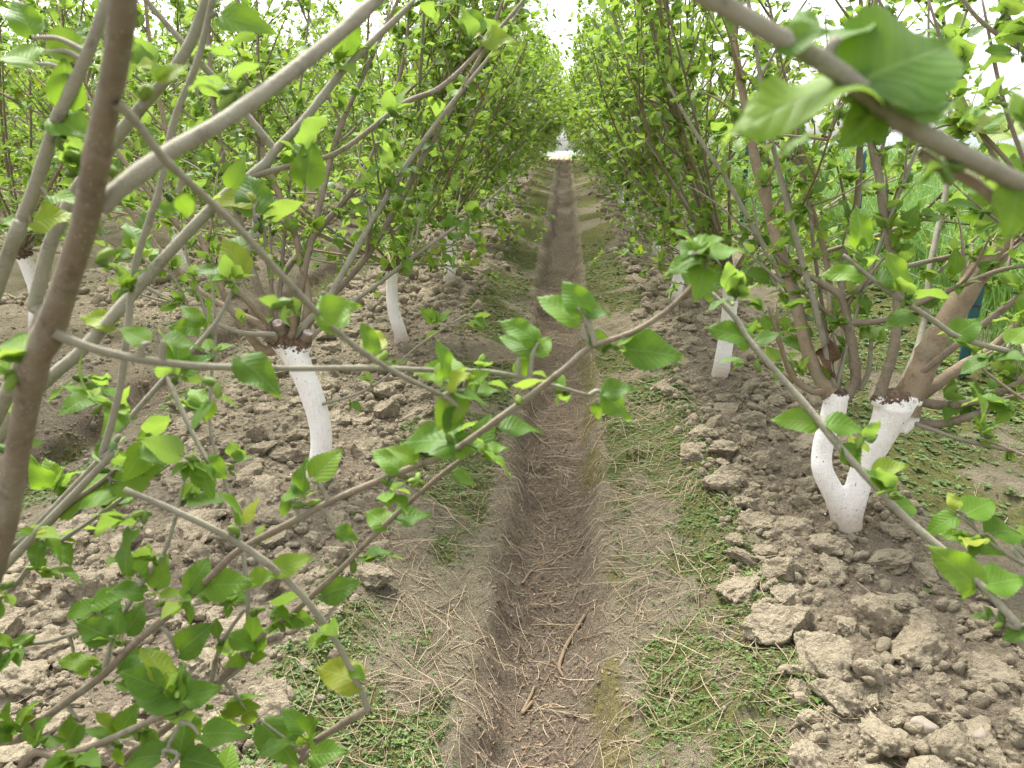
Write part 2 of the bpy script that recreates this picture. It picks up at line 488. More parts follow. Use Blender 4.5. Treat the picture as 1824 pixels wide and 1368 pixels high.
# far ridge
hx = np.linspace(-500, 700, 160)
hh = 1 + (2 + 12 * fbm(hx * .012, hx * 0 + 1, 4, 90)) * sstep(60, 180, np.abs(hx - 20))
hv = []
for k, (dy, s) in enumerate(((-60, 0), (-20, .75), (0, 1.0), (60, .6), (120, 0))):
    hv.append(np.stack([hx, 470 + dy + hx * 0, -4 + (hh + 3) * s + (fbm(hx * .1, hx * 0 + k, 3, 95) - .5) * 2.2 * (s > 0)], -1))
hv = np.array(hv).reshape(-1, 3); n = len(hx)
fi = np.arange(4 * (n - 1)); a0 = (fi // (n - 1)) * n + fi % (n - 1)
tag(link('hills', mesh_np('hills', hv, np.stack([a0, a0 + 1, a0 + n + 1, a0 + n], -1), M_HILL)), kind='structure')

# ------------------------------------------------------------------ leaf templates (base at origin, tip +Y, normal +Z, unit length)
def leaf_template(stations, cols, fold=.28, droop=.22, wide=.40, serr=.05, skew=0., petiole=True, curl=.1):
    V = []; UV = []
    ts = np.linspace(0, 1, stations)
    ss = np.linspace(-1, 1, cols)
    for k, t in enumerate(ts):
        w = wide * (math.sin(math.pi * min(1, t ** .62)) ** .85) * (1 - .18 * t) if 0 < t < 1 else 0.0
        if t == 0: w = wide * .22
        if t == 1: w = 0.004
        z = serr * (1 if k % 2 else -1) if 0 < k < stations - 1 else 0
        for s in ss:
            e = abs(s)
            ww = w * (1 + (z if e > .99 else 0))
            y = t - .07 * e * e * (1 - t) ** 2 * 1.4 + (serr * .5 * e if e > .99 and k % 2 else 0)
            zz = fold * ww * e * (1 - .5 * e) - droop * t * t + curl * .12 * math.sin(t * 9 + s * 2) * e
            V.append((s * ww + skew * t * t, y, zz)); UV.append((.5 + .5 * s * (w / wide), t))
    F = []
    for k in range(stations - 1):
        for c in range(cols - 1):
            a = k * cols + c; F.append((a, a + 1, a + cols + 1, a + cols))
    V = np.array(V); F = np.array(F); UV = np.array(UV)
    if petiole:
        pv, pf = tube([(0, -.30, -.06), (0, -.14, -.01), (0, .01, .0)], [.016, .013, .010], 3, False)
        F = np.vstack([F, pf + len(V)]); UV = np.vstack([UV, np.tile([.5, .02], (len(pv), 1))]); V = np.vstack([V, pv])
    return V, F, UV
random.seed(3)
NEAR_T = [leaf_template(23, 5, .18 + .3 * random.random(), .05 + .4 * random.random(), .33 + .1 * random.random(), .035,
                        random.uniform(-.12, .12), True, random.uniform(0, 1)) for _ in range(9)]
NEAR_LEAF = [mesh_np('leaf', v, f, M_LEAF, True, None, u) for v, f, u in NEAR_T]
MID_T = [leaf_template(4, 3, .2 + .3 * random.random(), .05 + .4 * random.random(), .36 + .08 * random.random(), 0,
                       random.uniform(-.1, .1), False, 0) for _ in range(6)]
def hexleaf(w, fold=.3, droop=.2):
    V = np.array([(0, 0, 0), (w * .9, .22, fold * w * .5), (w * .85, .62, fold * w * .5 - droop * .4), (0, 1, -droop), (-w * .85, .62, fold * w * .5 - droop * .4), (-w * .9, .22, fold * w * .5)])
    return V, np.array([(0, 1, 2, 3), (0, 3, 4, 5)]), np.array([(.5, 0), (.9, .22), (.9, .62), (.5, 1), (.1, .62), (.1, .22)])
FAR_T = [hexleaf(.42), hexleaf(.36, .6, .35), hexleaf(.45, .2, .1)]

def leaf_mesh(name, L, templates, rs, mat=None):
    """L: list of (pos, axis, normal, length); one mesh of many leaves"""
    if isinstance(L, list): L = tuple(np.array([l[c] for l in L]) for c in range(4))
    pos, ax, nm, ln = L
    X = np.cross(ax, nm); X /= np.linalg.norm(X, axis=1)[:, None] + 1e-9
    Z = np.cross(X, ax)
    Mx = np.stack([X, ax, Z], -1) * ln[:, None, None]
    k = rs.randint(0, len(templates), len(pos)); tint = rs.rand(len(pos)) ** .9
    Vs = []; Fs = []; Us = []; Cs = []; o = 0
    for ti, (tv, tf, tu) in enumerate(templates):
        s = np.where(k == ti)[0]
        if not len(s): continue
        v = np.einsum('nij,kj->nki', Mx[s], tv) + pos[s][:, None, :]
        f = tf[None] + (np.arange(len(s)) * len(tv))[:, None, None] + o
        Vs.append(v.reshape(-1, 3)); Fs.append(f.reshape(-1, 4)); Us.append(np.tile(tu, (len(s), 1)))
        c = np.repeat(tint[s], len(tv)); Cs.append(np.stack([c, c, c, c * 0 + 1], -1)); o += len(s) * len(tv)
    return mesh_np(name, np.vstack(Vs), np.vstack(Fs), mat or M_LEAVES, True, np.vstack(Cs), np.vstack(Us))

fv, ff = tube([(0, 0, 0), (0, .35, 0), (0, .8, 0), (0, 1.0, 0)], [.10, .26, .22, .03], 5, False)
FRUIT_T = [(fv * np.array([1 + .0, 1, 1]), ff, np.zeros((len(fv), 2)))]

# ------------------------------------------------------------------ trees
def unit(v):
    v = np.asarray(v, float); return v / (np.linalg.norm(v) + 1e-9)

class Branch:
    def __init__(s, pts, rad, name='branch', mat=None, up=None, leafy=(.22, 1.0), gap=.085, size=1.0, per=5):
        s.P, s.r = smooth_path(pts, rad, per)
        s.name, s.mat, s.up = name, mat, up
        s.leafy, s.gap, s.size = leafy, gap, size
        s.obj = None
        s.kids = []
    def length(s): return float(np.linalg.norm(np.diff(s.P, axis=0), axis=1).sum())
    def at(s, f):
        d = np.concatenate([[0], np.cumsum(np.linalg.norm(np.diff(s.P, axis=0), axis=1))])
        x = f * d[-1]; i = int(np.clip(np.searchsorted(d, x) - 1, 0, len(d) - 2))
        t = (x - d[i]) / (d[i + 1] - d[i] + 1e-9)
        return s.P[i] * (1 - t) + s.P[i + 1] * t, unit(s.P[i + 1] - s.P[i]), s.r[i] * (1 - t) + s.r[i + 1] * t

def grow(rs, start, d, length, r0, r1, up=.06, wig=.10, n=9):
    P = [np.array(start, float)]; d = unit(d); st = length / n
    kink = rs.normal(0, wig, 3)
    for i in range(n):
        if i % 3 == 0: kink = rs.normal(0, wig, 3)
        d = unit(d + np.array([0, 0, up]) + kink * .6 + rs.normal(0, wig * .5, 3))
        P.append(P[-1] + d * st)
    t = np.linspace(0, 1, n + 1)
    return np.array(P), r0 * (1 - t) ** .85 + r1

def laterals(rs, b, n, lo=.2, hi=.88, lmin=.3, lmax=.9, ok=None, gap=None, mat=None):
    out = []
    for i in range(n):
        for tr in range(6):
            f = rs.uniform(lo, hi); p, t, r = b.at(f)
            side = unit(np.cross(t, rs.normal(0, 1, 3)))
            d = unit(t * rs.uniform(.55, 1.0) + side * rs.uniform(.5, .9) + np.array([0, 0, .25]))
            L = rs.uniform(lmin, lmax) * (1.15 - .5 * f)
            P, rr = grow(rs, p, d, L, min(max(r * .55, .0035), .007), .0016, .05, .09, 6)
            if ok is None or ok(P): break
        else: continue
        tw = Branch(P, rr, 'twig', mat or b.mat, b, (.08, 1.0), gap or b.gap, b.size, 3)
        out.append(tw); b.kids.append(tw)
    return out

def nrmz(v): return v / (np.linalg.norm(v, axis=-1, keepdims=True) + 1e-9)
def leaves_on(rs, b, L, FR, dens=1.0):
    """leaf clusters at the nodes of one shoot; appends (pos, axis, normal, length) arrays"""
    if b.leafy is None: return
    n = max(1, int(b.length() * (b.leafy[1] - b.leafy[0]) / b.gap))
    f = b.leafy[0] + (b.leafy[1] - b.leafy[0]) * (np.arange(n + 1) + rs.uniform(-.3, .3, n + 1)) / n
    f = np.clip(f, .02, .999)[rs.rand(n + 1) <= dens]
    m = len(f)
    if not m: return
    dd = np.concatenate([[0], np.cumsum(np.linalg.norm(np.diff(b.P, axis=0), axis=1))]); dd /= dd[-1]
    p = np.stack([np.interp(f, dd, b.P[:, c]) for c in range(3)], -1); r = np.interp(f, dd, b.r)
    t = nrmz(np.stack([np.interp(np.minimum(f + .02, 1), dd, b.P[:, c]) - np.interp(np.maximum(f - .02, 0), dd, b.P[:, c]) for c in range(3)], -1))
    az = rs.rand() * 6.28 + np.cumsum(2.4 + rs.normal(0, .4, m))
    a = nrmz(np.cross(t, np.array([.13, .21, 1.0]))); c = np.cross(t, a)
    out = nrmz(a * np.cos(az)[:, None] + c * np.sin(az)[:, None] + np.array([0, 0, .45]))
    spur = rs.uniform(.004, .03, m)
    base = p + out * (r * .8 + spur)[:, None]
    k = rs.choice([2, 4, 5, 6, 8, 10], m, p=[.14, .20, .22, .20, .14, .10]); k[-1] += 2
    i = np.repeat(np.arange(m), k); q = len(i)
    d = nrmz(out[i] * .7 + rs.normal(0, .55, (q, 3)) + np.array([0, 0, .10]) + t[i] * .25)
    nm = nrmz(np.array([0, 0, 1.0]) + rs.normal(0, .42, (q, 3)) + d * .1)
    bad = np.abs((nm * d).sum(1)) > .93
    nm[bad] = nrmz(nm[bad] + a[i][bad] * .7)
    ln = b.size * rs.choice([.016, .028, .042, .056, .070], q, p=[.30, .27, .22, .15, .06]) * rs.uniform(.85, 1.2, q)
    L.append((base[i] + d * (ln * .3)[:, None], d, nm, ln, b))
    if FR is not None:
        i = np.repeat(np.arange(m), rs.randint(1, 5, m)); q = len(i)
        d = nrmz(out[i] * .5 + rs.normal(0, .7, (q, 3)) - np.array([0, 0, .15]))
        FR.append((base[i] - out[i] * (spur[i] * .5)[:, None], d, nrmz(rs.normal(0, 1, (q, 3))), rs.uniform(.011, .021, q)))

def inframe(p, m=60):
    u, v, d = pix(p)
    return (d > .1) & (u > -m) & (u < 1824 + m) & (v > -m) & (v < 1368 + m)

_tmp = []
def solid(name, parts, voxel, smooth_it=6):
    """overlapping tubes fused into one skin"""
    V, F = join(parts)
    me = mesh_np(name + '_raw', V, F, M_TRUNK)
    import bmesh
    bm = bmesh.new(); bm.from_mesh(me)
    bmesh.ops.holes_fill(bm, edges=[e for e in bm.edges if e.is_boundary], sides=0)
    bmesh.ops.recalc_face_normals(bm, faces=bm.faces[:])
    bm.to_mesh(me); bm.free()
    o = bpy.data.objects.new('tmp', me); COL.objects.link(o)
    md = o.modifiers.new('r', 'REMESH'); md.mode = 'VOXEL'; md.voxel_size = voxel; md.use_smooth_shade = True
    ms = o.modifiers.new('s', 'SMOOTH'); ms.factor = .5; ms.iterations = smooth_it
    dg = bpy.context.evaluated_depsgraph_get(); dg.update()
    out = bpy.data.meshes.new_from_object(o.evaluated_get(dg))
    out.name = name
    bpy.data.objects.remove(o); bpy.data.meshes.remove(me)
    if not out.materials: out.materials.append(M_TRUNK)
    return out

def stub(P0, P1, r):
    """a sawn-off shoot: bark tube with a pale cut face"""
    P0 = np.array(P0); P1 = np.array(P1)
    V, F = tube([P0, P0 * .5 + P1 * .5, P1], [r * 1.15, r, r], 10, False)
    o = len(V); ring = V[-10:]
    t = unit(P1 - P0)
    V2 = np.vstack([V, (ring - P1) * .72 + P1 + t * .001, (ring - P1) * .02 + P1 + t * .0005])
    j = np.arange(10); j2 = (j + 1) % 10
    F2 = np.vstack([F, np.stack([o - 10 + j, o - 10 + j2, o + j2, o + j], -1), np.stack([o + j, o + j2, o + 10 + j2, o + 10 + j], -1)])
    me = mesh_np('cut_stub', V2, F2, [M_BARK, M_CUT], True)
    mi = np.zeros(len(F2), np.int32); mi[len(F):] = 1
    me.polygons.foreach_set('material_index', mi)
    return me

class Tree:
    """collects branches of one tree in world space, then builds its objects"""
    def __init__(s, base, seed):
        s.base = np.array(base, float); s.rs = np.random.RandomState(seed)
        s.br = []; s.trunk = None; s.stubs = []; s.hand = []; s.maxpx = 90; s.thick = 1.0; s.gapk = 1.0; s.extra = []; s.wash = .5
    def add(s, b): s.br.append(b); return b

def build_tree(T, label, group, near=300, lod='mid', dens=1.0, fruit=True, name='mulberry_tree', far=False):
    root = link(name, None); root.location = T.base
    tag(root, label, 'tree', group)
    if T.trunk is not None:
        o = link('trunk', T.trunk, root); o['wash_top'] = float(T.wash)
    for me in T.stubs: link('cut_stub', me, root)
    L = []; FR = [] if fruit else None
    allb = list(T.br)
    for b in T.br: allb += b.kids
    for b in allb:
        sides = 10 if b.r.max() > .012 else (7 if b.up is None else 5)
        if lod == 'far': sides = 4 if b.up is None else 3
        r = b.r.copy()
        if lod != 'far':                                       # swollen nodes
            sl = np.concatenate([[0], np.cumsum(np.linalg.norm(np.diff(b.P, axis=0), axis=1))])
            kn = np.zeros_like(sl)
            for q in T.rs.uniform(0, sl[-1], max(1, int(sl[-1] / .11))): kn += np.exp(-((sl - q) / .011) ** 2) * T.rs.uniform(.06, .2)
            r = r * (1 + kn + .018 * np.sin(sl / b.gap * 6.28) + .015 * np.sin(sl * 31))
        st = slice(None, None, 2) if lod == 'far' else slice(None)
        V, F = tube(b.P[st] - T.base, r[st], sides)
        b.VF = (V, F)
        leaves_on(T.rs, b, L, FR, dens)
    if far:
        # small in the picture: every main branch still a part, carrying its twigs
        for b in T.br:
            V, F = join([b.VF] + [k.VF for k in b.kids])
            link('branch', mesh_np('branch', V, F, b.mat), root)
    else:
        for b in T.br: b.obj = link(b.name, mesh_np(b.name, *b.VF, b.mat), root)
        for b in T.br:
            for k in b.kids: k.obj = link('twig', mesh_np('twig', *k.VF, k.mat), b.obj)
    cat = lambda X, c: np.concatenate([x[c] for x in X])
    single = []
    if L:
        pos, ax, nm, ln = (cat(L, c) for c in range(4)); own = np.concatenate([[q] * len(x[3]) for q, x in enumerate(L)])
        keep = np.ones(len(pos), bool)
        dcam = np.linalg.norm(pos - CAM, axis=1)
        if not far: keep &= (dcam > .33) & (ln / np.maximum(dcam, .1) * FPX < T.maxpx)
        if near and not far:
            u, v, d = pix(pos)
            sc = np.where(inframe(pos, 20) & keep, ln / np.maximum(d, .2), 0) * FPX
            for q in np.argsort(-sc)[:max(0, near - len(T.hand))]:
                if sc[q] > 9: single.append((pos[q], ax[q], nm[q], ln[q], L[own[q]][4])); keep[q] = False
    for k, (p, ax_, nm_, ln_, b) in enumerate(single + T.hand):
        X = unit(np.cross(ax_, nm_)); Z = np.cross(X, ax_)
        par = b.obj if b.up is None else b.up.obj               # never a fourth level
        o = link('leaf', NEAR_LEAF[T.rs.randint(len(NEAR_LEAF))], par)
        m = Matrix.Identity(4)
        for r_ in range(3):
            m[r_][0] = X[r_] * ln_; m[r_][1] = ax_[r_] * ln_; m[r_][2] = Z[r_] * ln_; m[r_][3] = p[r_] - T.base[r_]
        o.matrix_basis = m
    if L and keep.any():
        tag(link('foliage', leaf_mesh('foliage', (pos[keep] - T.base, ax[keep], nm[keep], ln[keep]), FAR_T if lod == 'far' else MID_T, T.rs), root), kind='stuff')
    if FR:
        fp = cat(FR, 0); fd = np.linalg.norm(fp - CAM, axis=1); fk = inframe(fp, 80) & (fd > .3) & (fd < 4.5)
        if fk.any():
            tag(link('young_fruit', leaf_mesh('young_fruit', (fp[fk] - T.base, cat(FR, 1)[fk], cat(FR, 2)[fk], cat(FR, 3)[fk]), FRUIT_T, T.rs, M_FRUIT), root), kind='stuff')
    for nm_, me, mt in T.extra: link(nm_, me, root)
    return root

def path_ok(base_x):
    """keeps the walking line over the furrow and the air round the camera free"""
    def ok(P):
        P = np.asarray(P)
        h = P[:, 2] - slope_z(P[:, 1])
        top = np.where(P[:, 1] < 6, 1.5, 1.25)
        if np.any((np.abs(P[:, 0] + .03) < .30 + .08 * np.sin(P[:, 1] * 3)) & (h < top)): return False
        if np.any(h < .12): return False
        if np.any((h > 1.3) & (np.abs(P[:, 0] + .03) < .06 + .16 * (h - 1.3))): return False
        if np.any(np.linalg.norm(P - CAM, axis=1) < .95): return False
        if np.any((P[:, 0] > -.9) & (P[:, 0] < 1.0) & (P[:, 1] < 2.0) & (P[:, 1] > 0)): return False
        return True
    return ok

def pile_shoots(T, head, n, lean=0., ok=None, lmin=1.7, lmax=3.0, mat=None, rmin=.006, rmax=.0115, el=(4, 72), nl=(3, 7), gap=.11, az0=None, arc=6.283, tw=(.3, .9)):
    rs = T.rs; a0 = rs.rand() * 6.28 if az0 is None else az0
    for i in range(n):
        for tr in range(26):
            az = a0 + arc * (i + rs.uniform(-.35, .35)) / n
            e = R(el[0] + (el[1] - el[0]) * rs.rand() ** 1.25); ln_ = lean * rs.uniform(.3, 1.7)
            if lean and rs.rand() < .62:                             # half of them fan out over the path side
                az = (math.pi if lean < 0 else 0) + rs.uniform(-1.15, 1.15); e = R(rs.uniform(26, 60)); ln_ = 0
            d = np.array([math.cos(az) * math.cos(e) + ln_, math.sin(az) * math.cos(e), math.sin(e)])
            L = rs.uniform(lmin, lmax) * (1 - .028 * tr); r0 = rs.uniform(rmin, rmax) * (.55 + .45 * L / lmax)
            P, r = grow(rs, np.array(head) + unit(d) * .015, d, L, r0, .0025, rs.uniform(.0, .04), .05, 10)
            if ok is None or ok(P): break
        else: continue
        b = T.add(Branch(P, r, 'branch', (mat or [M_BARK, M_BARKG, M_BARKO][rs.randint(3)]), None, (.13, 1.0), gap, 1.0))
        laterals(rs, b, rs.randint(*nl), lo=.34, hi=.95, ok=ok, lmin=tw[0], lmax=tw[1], gap=gap)

def skirt(T, head, n, ok, gap=.08):
    """short low shoots that hang round the trunk"""
    rs = T.rs
    for i in range(n):
        for tr in range(12):
            az = 6.283 * (i + rs.uniform(-.4, .4)) / n; e = R(rs.uniform(-14, 24)); L = rs.uniform(.5, 1.15) * (1 - .05 * tr)
            P, r = grow(rs, np.array(head), (math.cos(az) * math.cos(e), math.sin(az) * math.cos(e), math.sin(e)), L, rs.uniform(.004, .007), .002, .015, .07, 7)
            if ok is None or ok(P): break
        else: continue
        b = T.add(Branch(P, r, 'branch', [M_BARKG, M_BARKO][rs.randint(2)], None, (.12, 1.0), gap, .92))
        laterals(rs, b, rs.randint(1, 4), ok=ok, lmin=.15, lmax=.4, gap=gap)

def simple_trunk(T, h, bend, r=.05, voxel=.010, lean=(0, 0)):
    rs = T.rs
    P = np.array([(0, 0, -.08), (bend * .2, 0, .05), (bend, bend * .3, h * .45), (bend * .5 + lean[0] * .6, lean[1] * .6, h * .8), (lean[0], lean[1], h)])
    v1 = tube(*smooth_path(P, [r * 1.45, r * 1.12, r, r * .98, r * 1.15]), 12)
    top = P[-1]
    knob = tube(*smooth_path([top - [0, 0, .05], top + [.0, 0, .0], top + [.005, 0, .045]], [r * .9, r * 1.45, r * .8]), 12)
    T.trunk = solid('trunk', [v1, knob], voxel)
    T.wash = h - .02
    for i in range(3):
        a = rs.rand() * 6.28; q = top + np.array([math.cos(a) * .05, math.sin(a) * .05, .03])
        T.stubs.append(stub(top, q + np.array([math.cos(a) * .03, math.sin(a) * .03, .035]), r * .42))
    return T.base + top + np.array([0, 0, .03])

# nearest drawn branch under a pixel, for hanging the traced leaves
def hang(T, rows, size_fix=1.0):
    bs = list(T.br)
    for b in T.br: bs += b.kids
    pts = np.vstack([b.P for b in bs]); own = np.concatenate([[i] * len(b.P) for i, b in enumerate(bs)])
    u, v, d = pix(pts)
    for (bu, bv, tu, tv, face, *rest) in rows:
        dd = (u - bu) ** 2 + (v - bv) ** 2 + np.where(d < .2, 1e9, 0)
        i = int(np.argmin(dd)); dep = float(d[i])
        a = P3(bu, bv, dep)
        tip_dep = dep + (rest[0] if rest else T.rs.uniform(-.02, .02))
        t = P3(tu, tv, tip_dep)
        ax = unit(t - a); tocam = unit(CAM - a)
        nm = unit(np.array([0, 0, 1.0]) * (1 - face) + tocam * face + T.rs.normal(0, .1, 3))
        ln = float(np.linalg.norm(t - a)) * 1.05
        T.hand.append((a, ax, nm, ln, bs[own[i]]))
        gapv = a - pts[i]
        if np.linalg.norm(gapv) > .012:                          # a green spur carries the leaf
            b = bs[own[i]]; root_b = b if b.up is None else b.up
            sp = Branch([pts[i], pts[i] + gapv * .5 + [0, 0, .004], a - ax * ln * .1], [.0032, .0026, .0016], 'twig', M_BARKG, root_b, None, .1, 1)
            root_b.kids.append(sp)

def traced(T, rows, mat, gap=.11, leafy=(.15, 1.), size=1., start=None, start_r=None, nl=0, ok=None):
    """a branch through photo pixels (u, v, depth, width in px)"""
    P = [P3(u, v, d) for u, v, d, w in rows]; r = [w * .5 * T.thick * d / FPX for u, v, d, w in rows]
    if start is not None:
        P = [np.array(start)] + P; r = [start_r or r[0] * 1.15] + r
    b = T.add(Branch(P, r, 'branch', mat, None, leafy, gap * T.gapk, size, 7))
    if nl: laterals(T.rs, b, nl, ok=ok, lmin=.2, lmax=.5)
    return b

def dy(u, v, y):
    """depth of the pixel's ray where it reaches distance y along the rows"""
    a = RM @ np.array([(u - CX) / FPX, -(v - CY) / FPX, -1.0])
    return y / a[1]
def rows_y(rows): return [(u, v, dy(u, v, y), w) for u, v, y, w in rows]

# ---- the tree beside the camera on the left: only its limbs reach into the picture
bx, by = -1.22, .88
A = Tree((bx, by, float(slope_z(by))), 101); A.maxpx = 72; A.thick = .72; A.gapk = .85
hA1 = A.base + np.array([.10, .03, .58]); hA2 = A.base + np.array([.30, -.06, .30])
A.trunk = solid('trunk', [tube(*smooth_path([(0, 0, -.08), (0, 0, .08), (.03, .02, .3), (.1, .03, .58)], [.08, .062, .052, .06]), 12),
                          tube(*smooth_path([(0, 0, .0), (.1, -.02, .12), (.22, -.05, .22), (.30, -.06, .31)], [.05, .05, .047, .055]), 12)], .010)
A.wash = .5
a1 = traced(A, [(-120, 1240, .98, 56), (-42, 1085, .86, 57), (2, 960, .78, 58), (36, 780, .70, 60), (60, 657, .65, 62), (92, 580, .62, 64), (122, 490, .585, 64), (150, 400, .55, 64), (168, 306, .52, 62), (187, 204, .49, 64), (208, 102, .46, 66), (219, 0, .43, 72), (226, -120, .41, 72)], M_BARK, .16, (.12, 1), 1.1, hA1, .017)
traced(A, [(178, 372, .545, 46), (215, 335, .55, 46), (300, 272, .57, 42), (400, 214, .60, 40), (520, 128, .64, 38), (640, 28, .68, 34), (760, -90, .72, 30)], M_BARKG, .17, (.3, 1), 1.0)
traced(A, [(205, 182, .475, 30), (240, 215, .49, 22), (300, 290, .52, 21), (420, 402, .58, 19), (520, 510, .64, 17), (600, 590, .69, 15), (690, 655, .74, 13), (790, 705, .80, 10)], M_BARKG, .15, (.15, 1), 1.0)
traced(A, [(98, 590, .615, 34), (120, 604, .62, 24), (200, 630, .64, 21), (330, 650, .68, 19), (500, 656, .73, 16), (650, 655, .78, 14), (760, 659, .82, 13), (900, 666, .86, 11), (1050, 704, .90, 7)], M_BARKG, .16, (.2, 1), 1.0)
traced(A, [(0, 495, .86, 34), (20, 440, .85, 33), (62, 335, .83, 31), (100, 218, .80, 30), (150, 110, .78, 28), (190, 0, .76, 26), (215, -100, .75, 24)], M_BARKG, .2, (.3, 1), 1.0, hA1, .014)
traced(A, [(38, 650, 1.02, 34), (62, 540, 1.0, 33), (95, 420, .98, 32), (150, 320, .97, 31), (240, 205, .95, 30), (300, 135, .93, 28), (345, 65, .92, 26), (372, -20, .90, 24), (390, -120, .90, 20)], M_BARKG, .2, (.4, 1), 1.0, hA1, .015)
traced(A, [(0, 775, 1.12, 32), (82, 680, 1.13, 31), (146, 624, 1.14, 30), (211, 552, 1.16, 30), (292, 460, 1.18, 28), (391, 357, 1.2, 27), (466, 298, 1.22, 24), (493, 265, 1.23, 22), (544, 211, 1.25, 20), (620, 116, 1.28, 18), (750, -10, 1.32, 14), (800, -80, 1.34, 12)], M_BARKG, .17, (.35, 1), 1.0, hA1, .016)
traced(A, [(440, 318, 1.21, 16), (500, 300, 1.22, 14), (560, 287, 1.24, 13), (600, 272, 1.25, 13), (641, 245, 1.27, 13), (719, 184, 1.3, 12), (784, 156, 1.33, 12), (852, 92, 1.36, 10), (933, 0, 1.4, 8), (960, -40, 1.42, 6)], M_BARK, .12, (.15, 1), 1.0)
traced(A, [(486, 262, 1.23, 18), (415, 177, 1.2, 18), (357, 112, 1.17, 17), (306, 54, 1.15, 16), (252, -10, 1.12, 14), (220, -60, 1.1, 10)], M_BARKG, .14, (.3, 1), 1.0)
traced(A, [(150, 862, 1.0, 18), (182, 808, .99, 18), (212, 700, .97, 18), (226, 600, .95, 18), (242, 470, .93, 18), (282, 345, .9, 17), (312, 210, .88, 17), (350, 115, .86, 16), (378, 0, .84, 15), (392, -90, .82, 12)], M_BARKG, .15, (.25, 1), 1.0, hA1, .010)
traced(A, [(163, 834, 1.05, 14), (204, 777, 1.06, 14), (296, 671, 1.08, 13), (364, 600, 1.1, 12), (398, 552, 1.11, 11), (438, 457, 1.13, 9), (455, 395, 1.14, 6)], M_BARKG, .13, (.2, 1), 1.0, hA1, .009)
traced(A, [(298, 671, 1.08, 13), (323, 729, 1.06, 13), (345, 775, 1.05, 12), (370, 822, 1.04, 9)], M_BARKG, .12, (.2, 1), .9)
traced(A, [(480, 1385, 1.12, 18), (540, 1335, 1.1, 18), (610, 1290, 1.08, 19), (657, 1262, 1.06, 20)], M_BARK, .3, (.6, .9), .9, hA2, .009)
traced(A, [(655, 1264, 1.06, 16), (645, 1235, 1.05, 15), (592, 1132, 1.02, 16), (520, 1042, .98, 17), (425, 968, .94, 18), (320, 914, .9, 17), (222, 872, .87, 13)], M_BARKG, .16, (.2, 1), 1.0)
traced(A, [(0, 1321, 1.12, 22), (58, 1294, 1.1, 21), (116, 1252, 1.09, 20), (184, 1202, 1.07, 20), (238, 1148, 1.06, 19), (316, 1083, 1.04, 19), (374, 1029, 1.02, 18), (425, 981, 1.0, 18), (510, 935, .98, 18), (600, 888, .95, 17), (720, 838, .92, 17), (800, 806, .9, 16), (900, 738, .87, 16), (1000, 662, .84, 16), (1050, 620, .83, 15), (1130, 590, .81, 14), (1190, 552, .79, 14), (1245, 497, .77, 13), (1262, 462, .765, 9)], M_BARK, .13, (.1, 1), 1.05, hA1, .011)
traced(A, [(34, 1372, 1.08, 19), (102, 1348, 1.06, 18), (163, 1331, 1.05, 18), (238, 1297, 1.03, 16), (300, 1273, 1.01, 12), (330, 1258, 1.0, 7)], M_BARK, .11, (.3, 1), 1.0, hA2, .009)
traced(A, [(190, 1380, 1.16, 18), (280, 1310, 1.14, 18), (374, 1229, 1.12, 17), (455, 1141, 1.1, 17), (520, 1093, 1.08, 16), (561, 1056, 1.07, 15), (620, 1001, 1.05, 14), (690, 930, 1.03, 13), (790, 842, 1.0, 12), (862, 790, .98, 8)], M_BARK, .14, (.15, 1), 1.0, hA2, .010)
traced(A, [(374, 1229, 1.12, 16), (425, 1190, 1.12, 15), (445, 1160, 1.12, 13), (442, 1093, 1.12, 12), (438, 1022, 1.13, 11), (422, 930, 1.14, 10), (398, 850, 1.15, 9), (374, 760, 1.16, 8), (378, 655, 1.17, 8), (384, 596, 1.18, 7), (377, 474, 1.2, 5)], M_BARKG, .13, (.1, 1), 1.0)
traced(A, [(0, 1012, 1.2, 17), (58, 964, 1.2, 17), (116, 905, 1.2, 15), (190, 850, 1.2, 13), (260, 780, 1.2, 9)], M_BARK, .15, (.2, 1), 1.0, hA1, .010)
traced(A, [(0, 1066, 1.22, 13), (51, 1012, 1.22, 13), (88, 978, 1.22, 12), (177, 917, 1.22, 10), (300, 828, 1.22, 6)], M_BARKG, .14, (.2, 1), 1.0, hA1, .009)
traced(A, [(0, 1168, 1.15, 10), (92, 1141, 1.13, 9), (200, 1110, 1.12, 8), (313, 1086, 1.1, 8), (420, 1056, 1.08, 5)], M_BARKG, .12, (.2, 1), 1.0, hA1, .008)
traced(A, [(184, 1202, 1.07, 13), (200, 1140, 1.085, 12), (217, 1100, 1.1, 12), (251, 1042, 1.1, 12), (292, 985, 1.1, 11), (313, 920, 1.1, 9), (330, 850, 1.1, 5)], M_BARKG, .13, (.1, 1), 1.0)
traced(A, [(279, 1390, 1.02, 12), (300, 1330, 1.01, 11), (322, 1285, 1.0, 8)], M_BARKG, .1, (.5, 1), 1.0, hA2, .007)
traced(A, [(374, 1229, 1.12, 13), (386, 1170, 1.09, 11), (404, 1130, 1.07, 11), (436, 1085, 1.05, 8)], M_BARKG, .1, (.4, 1), .9)
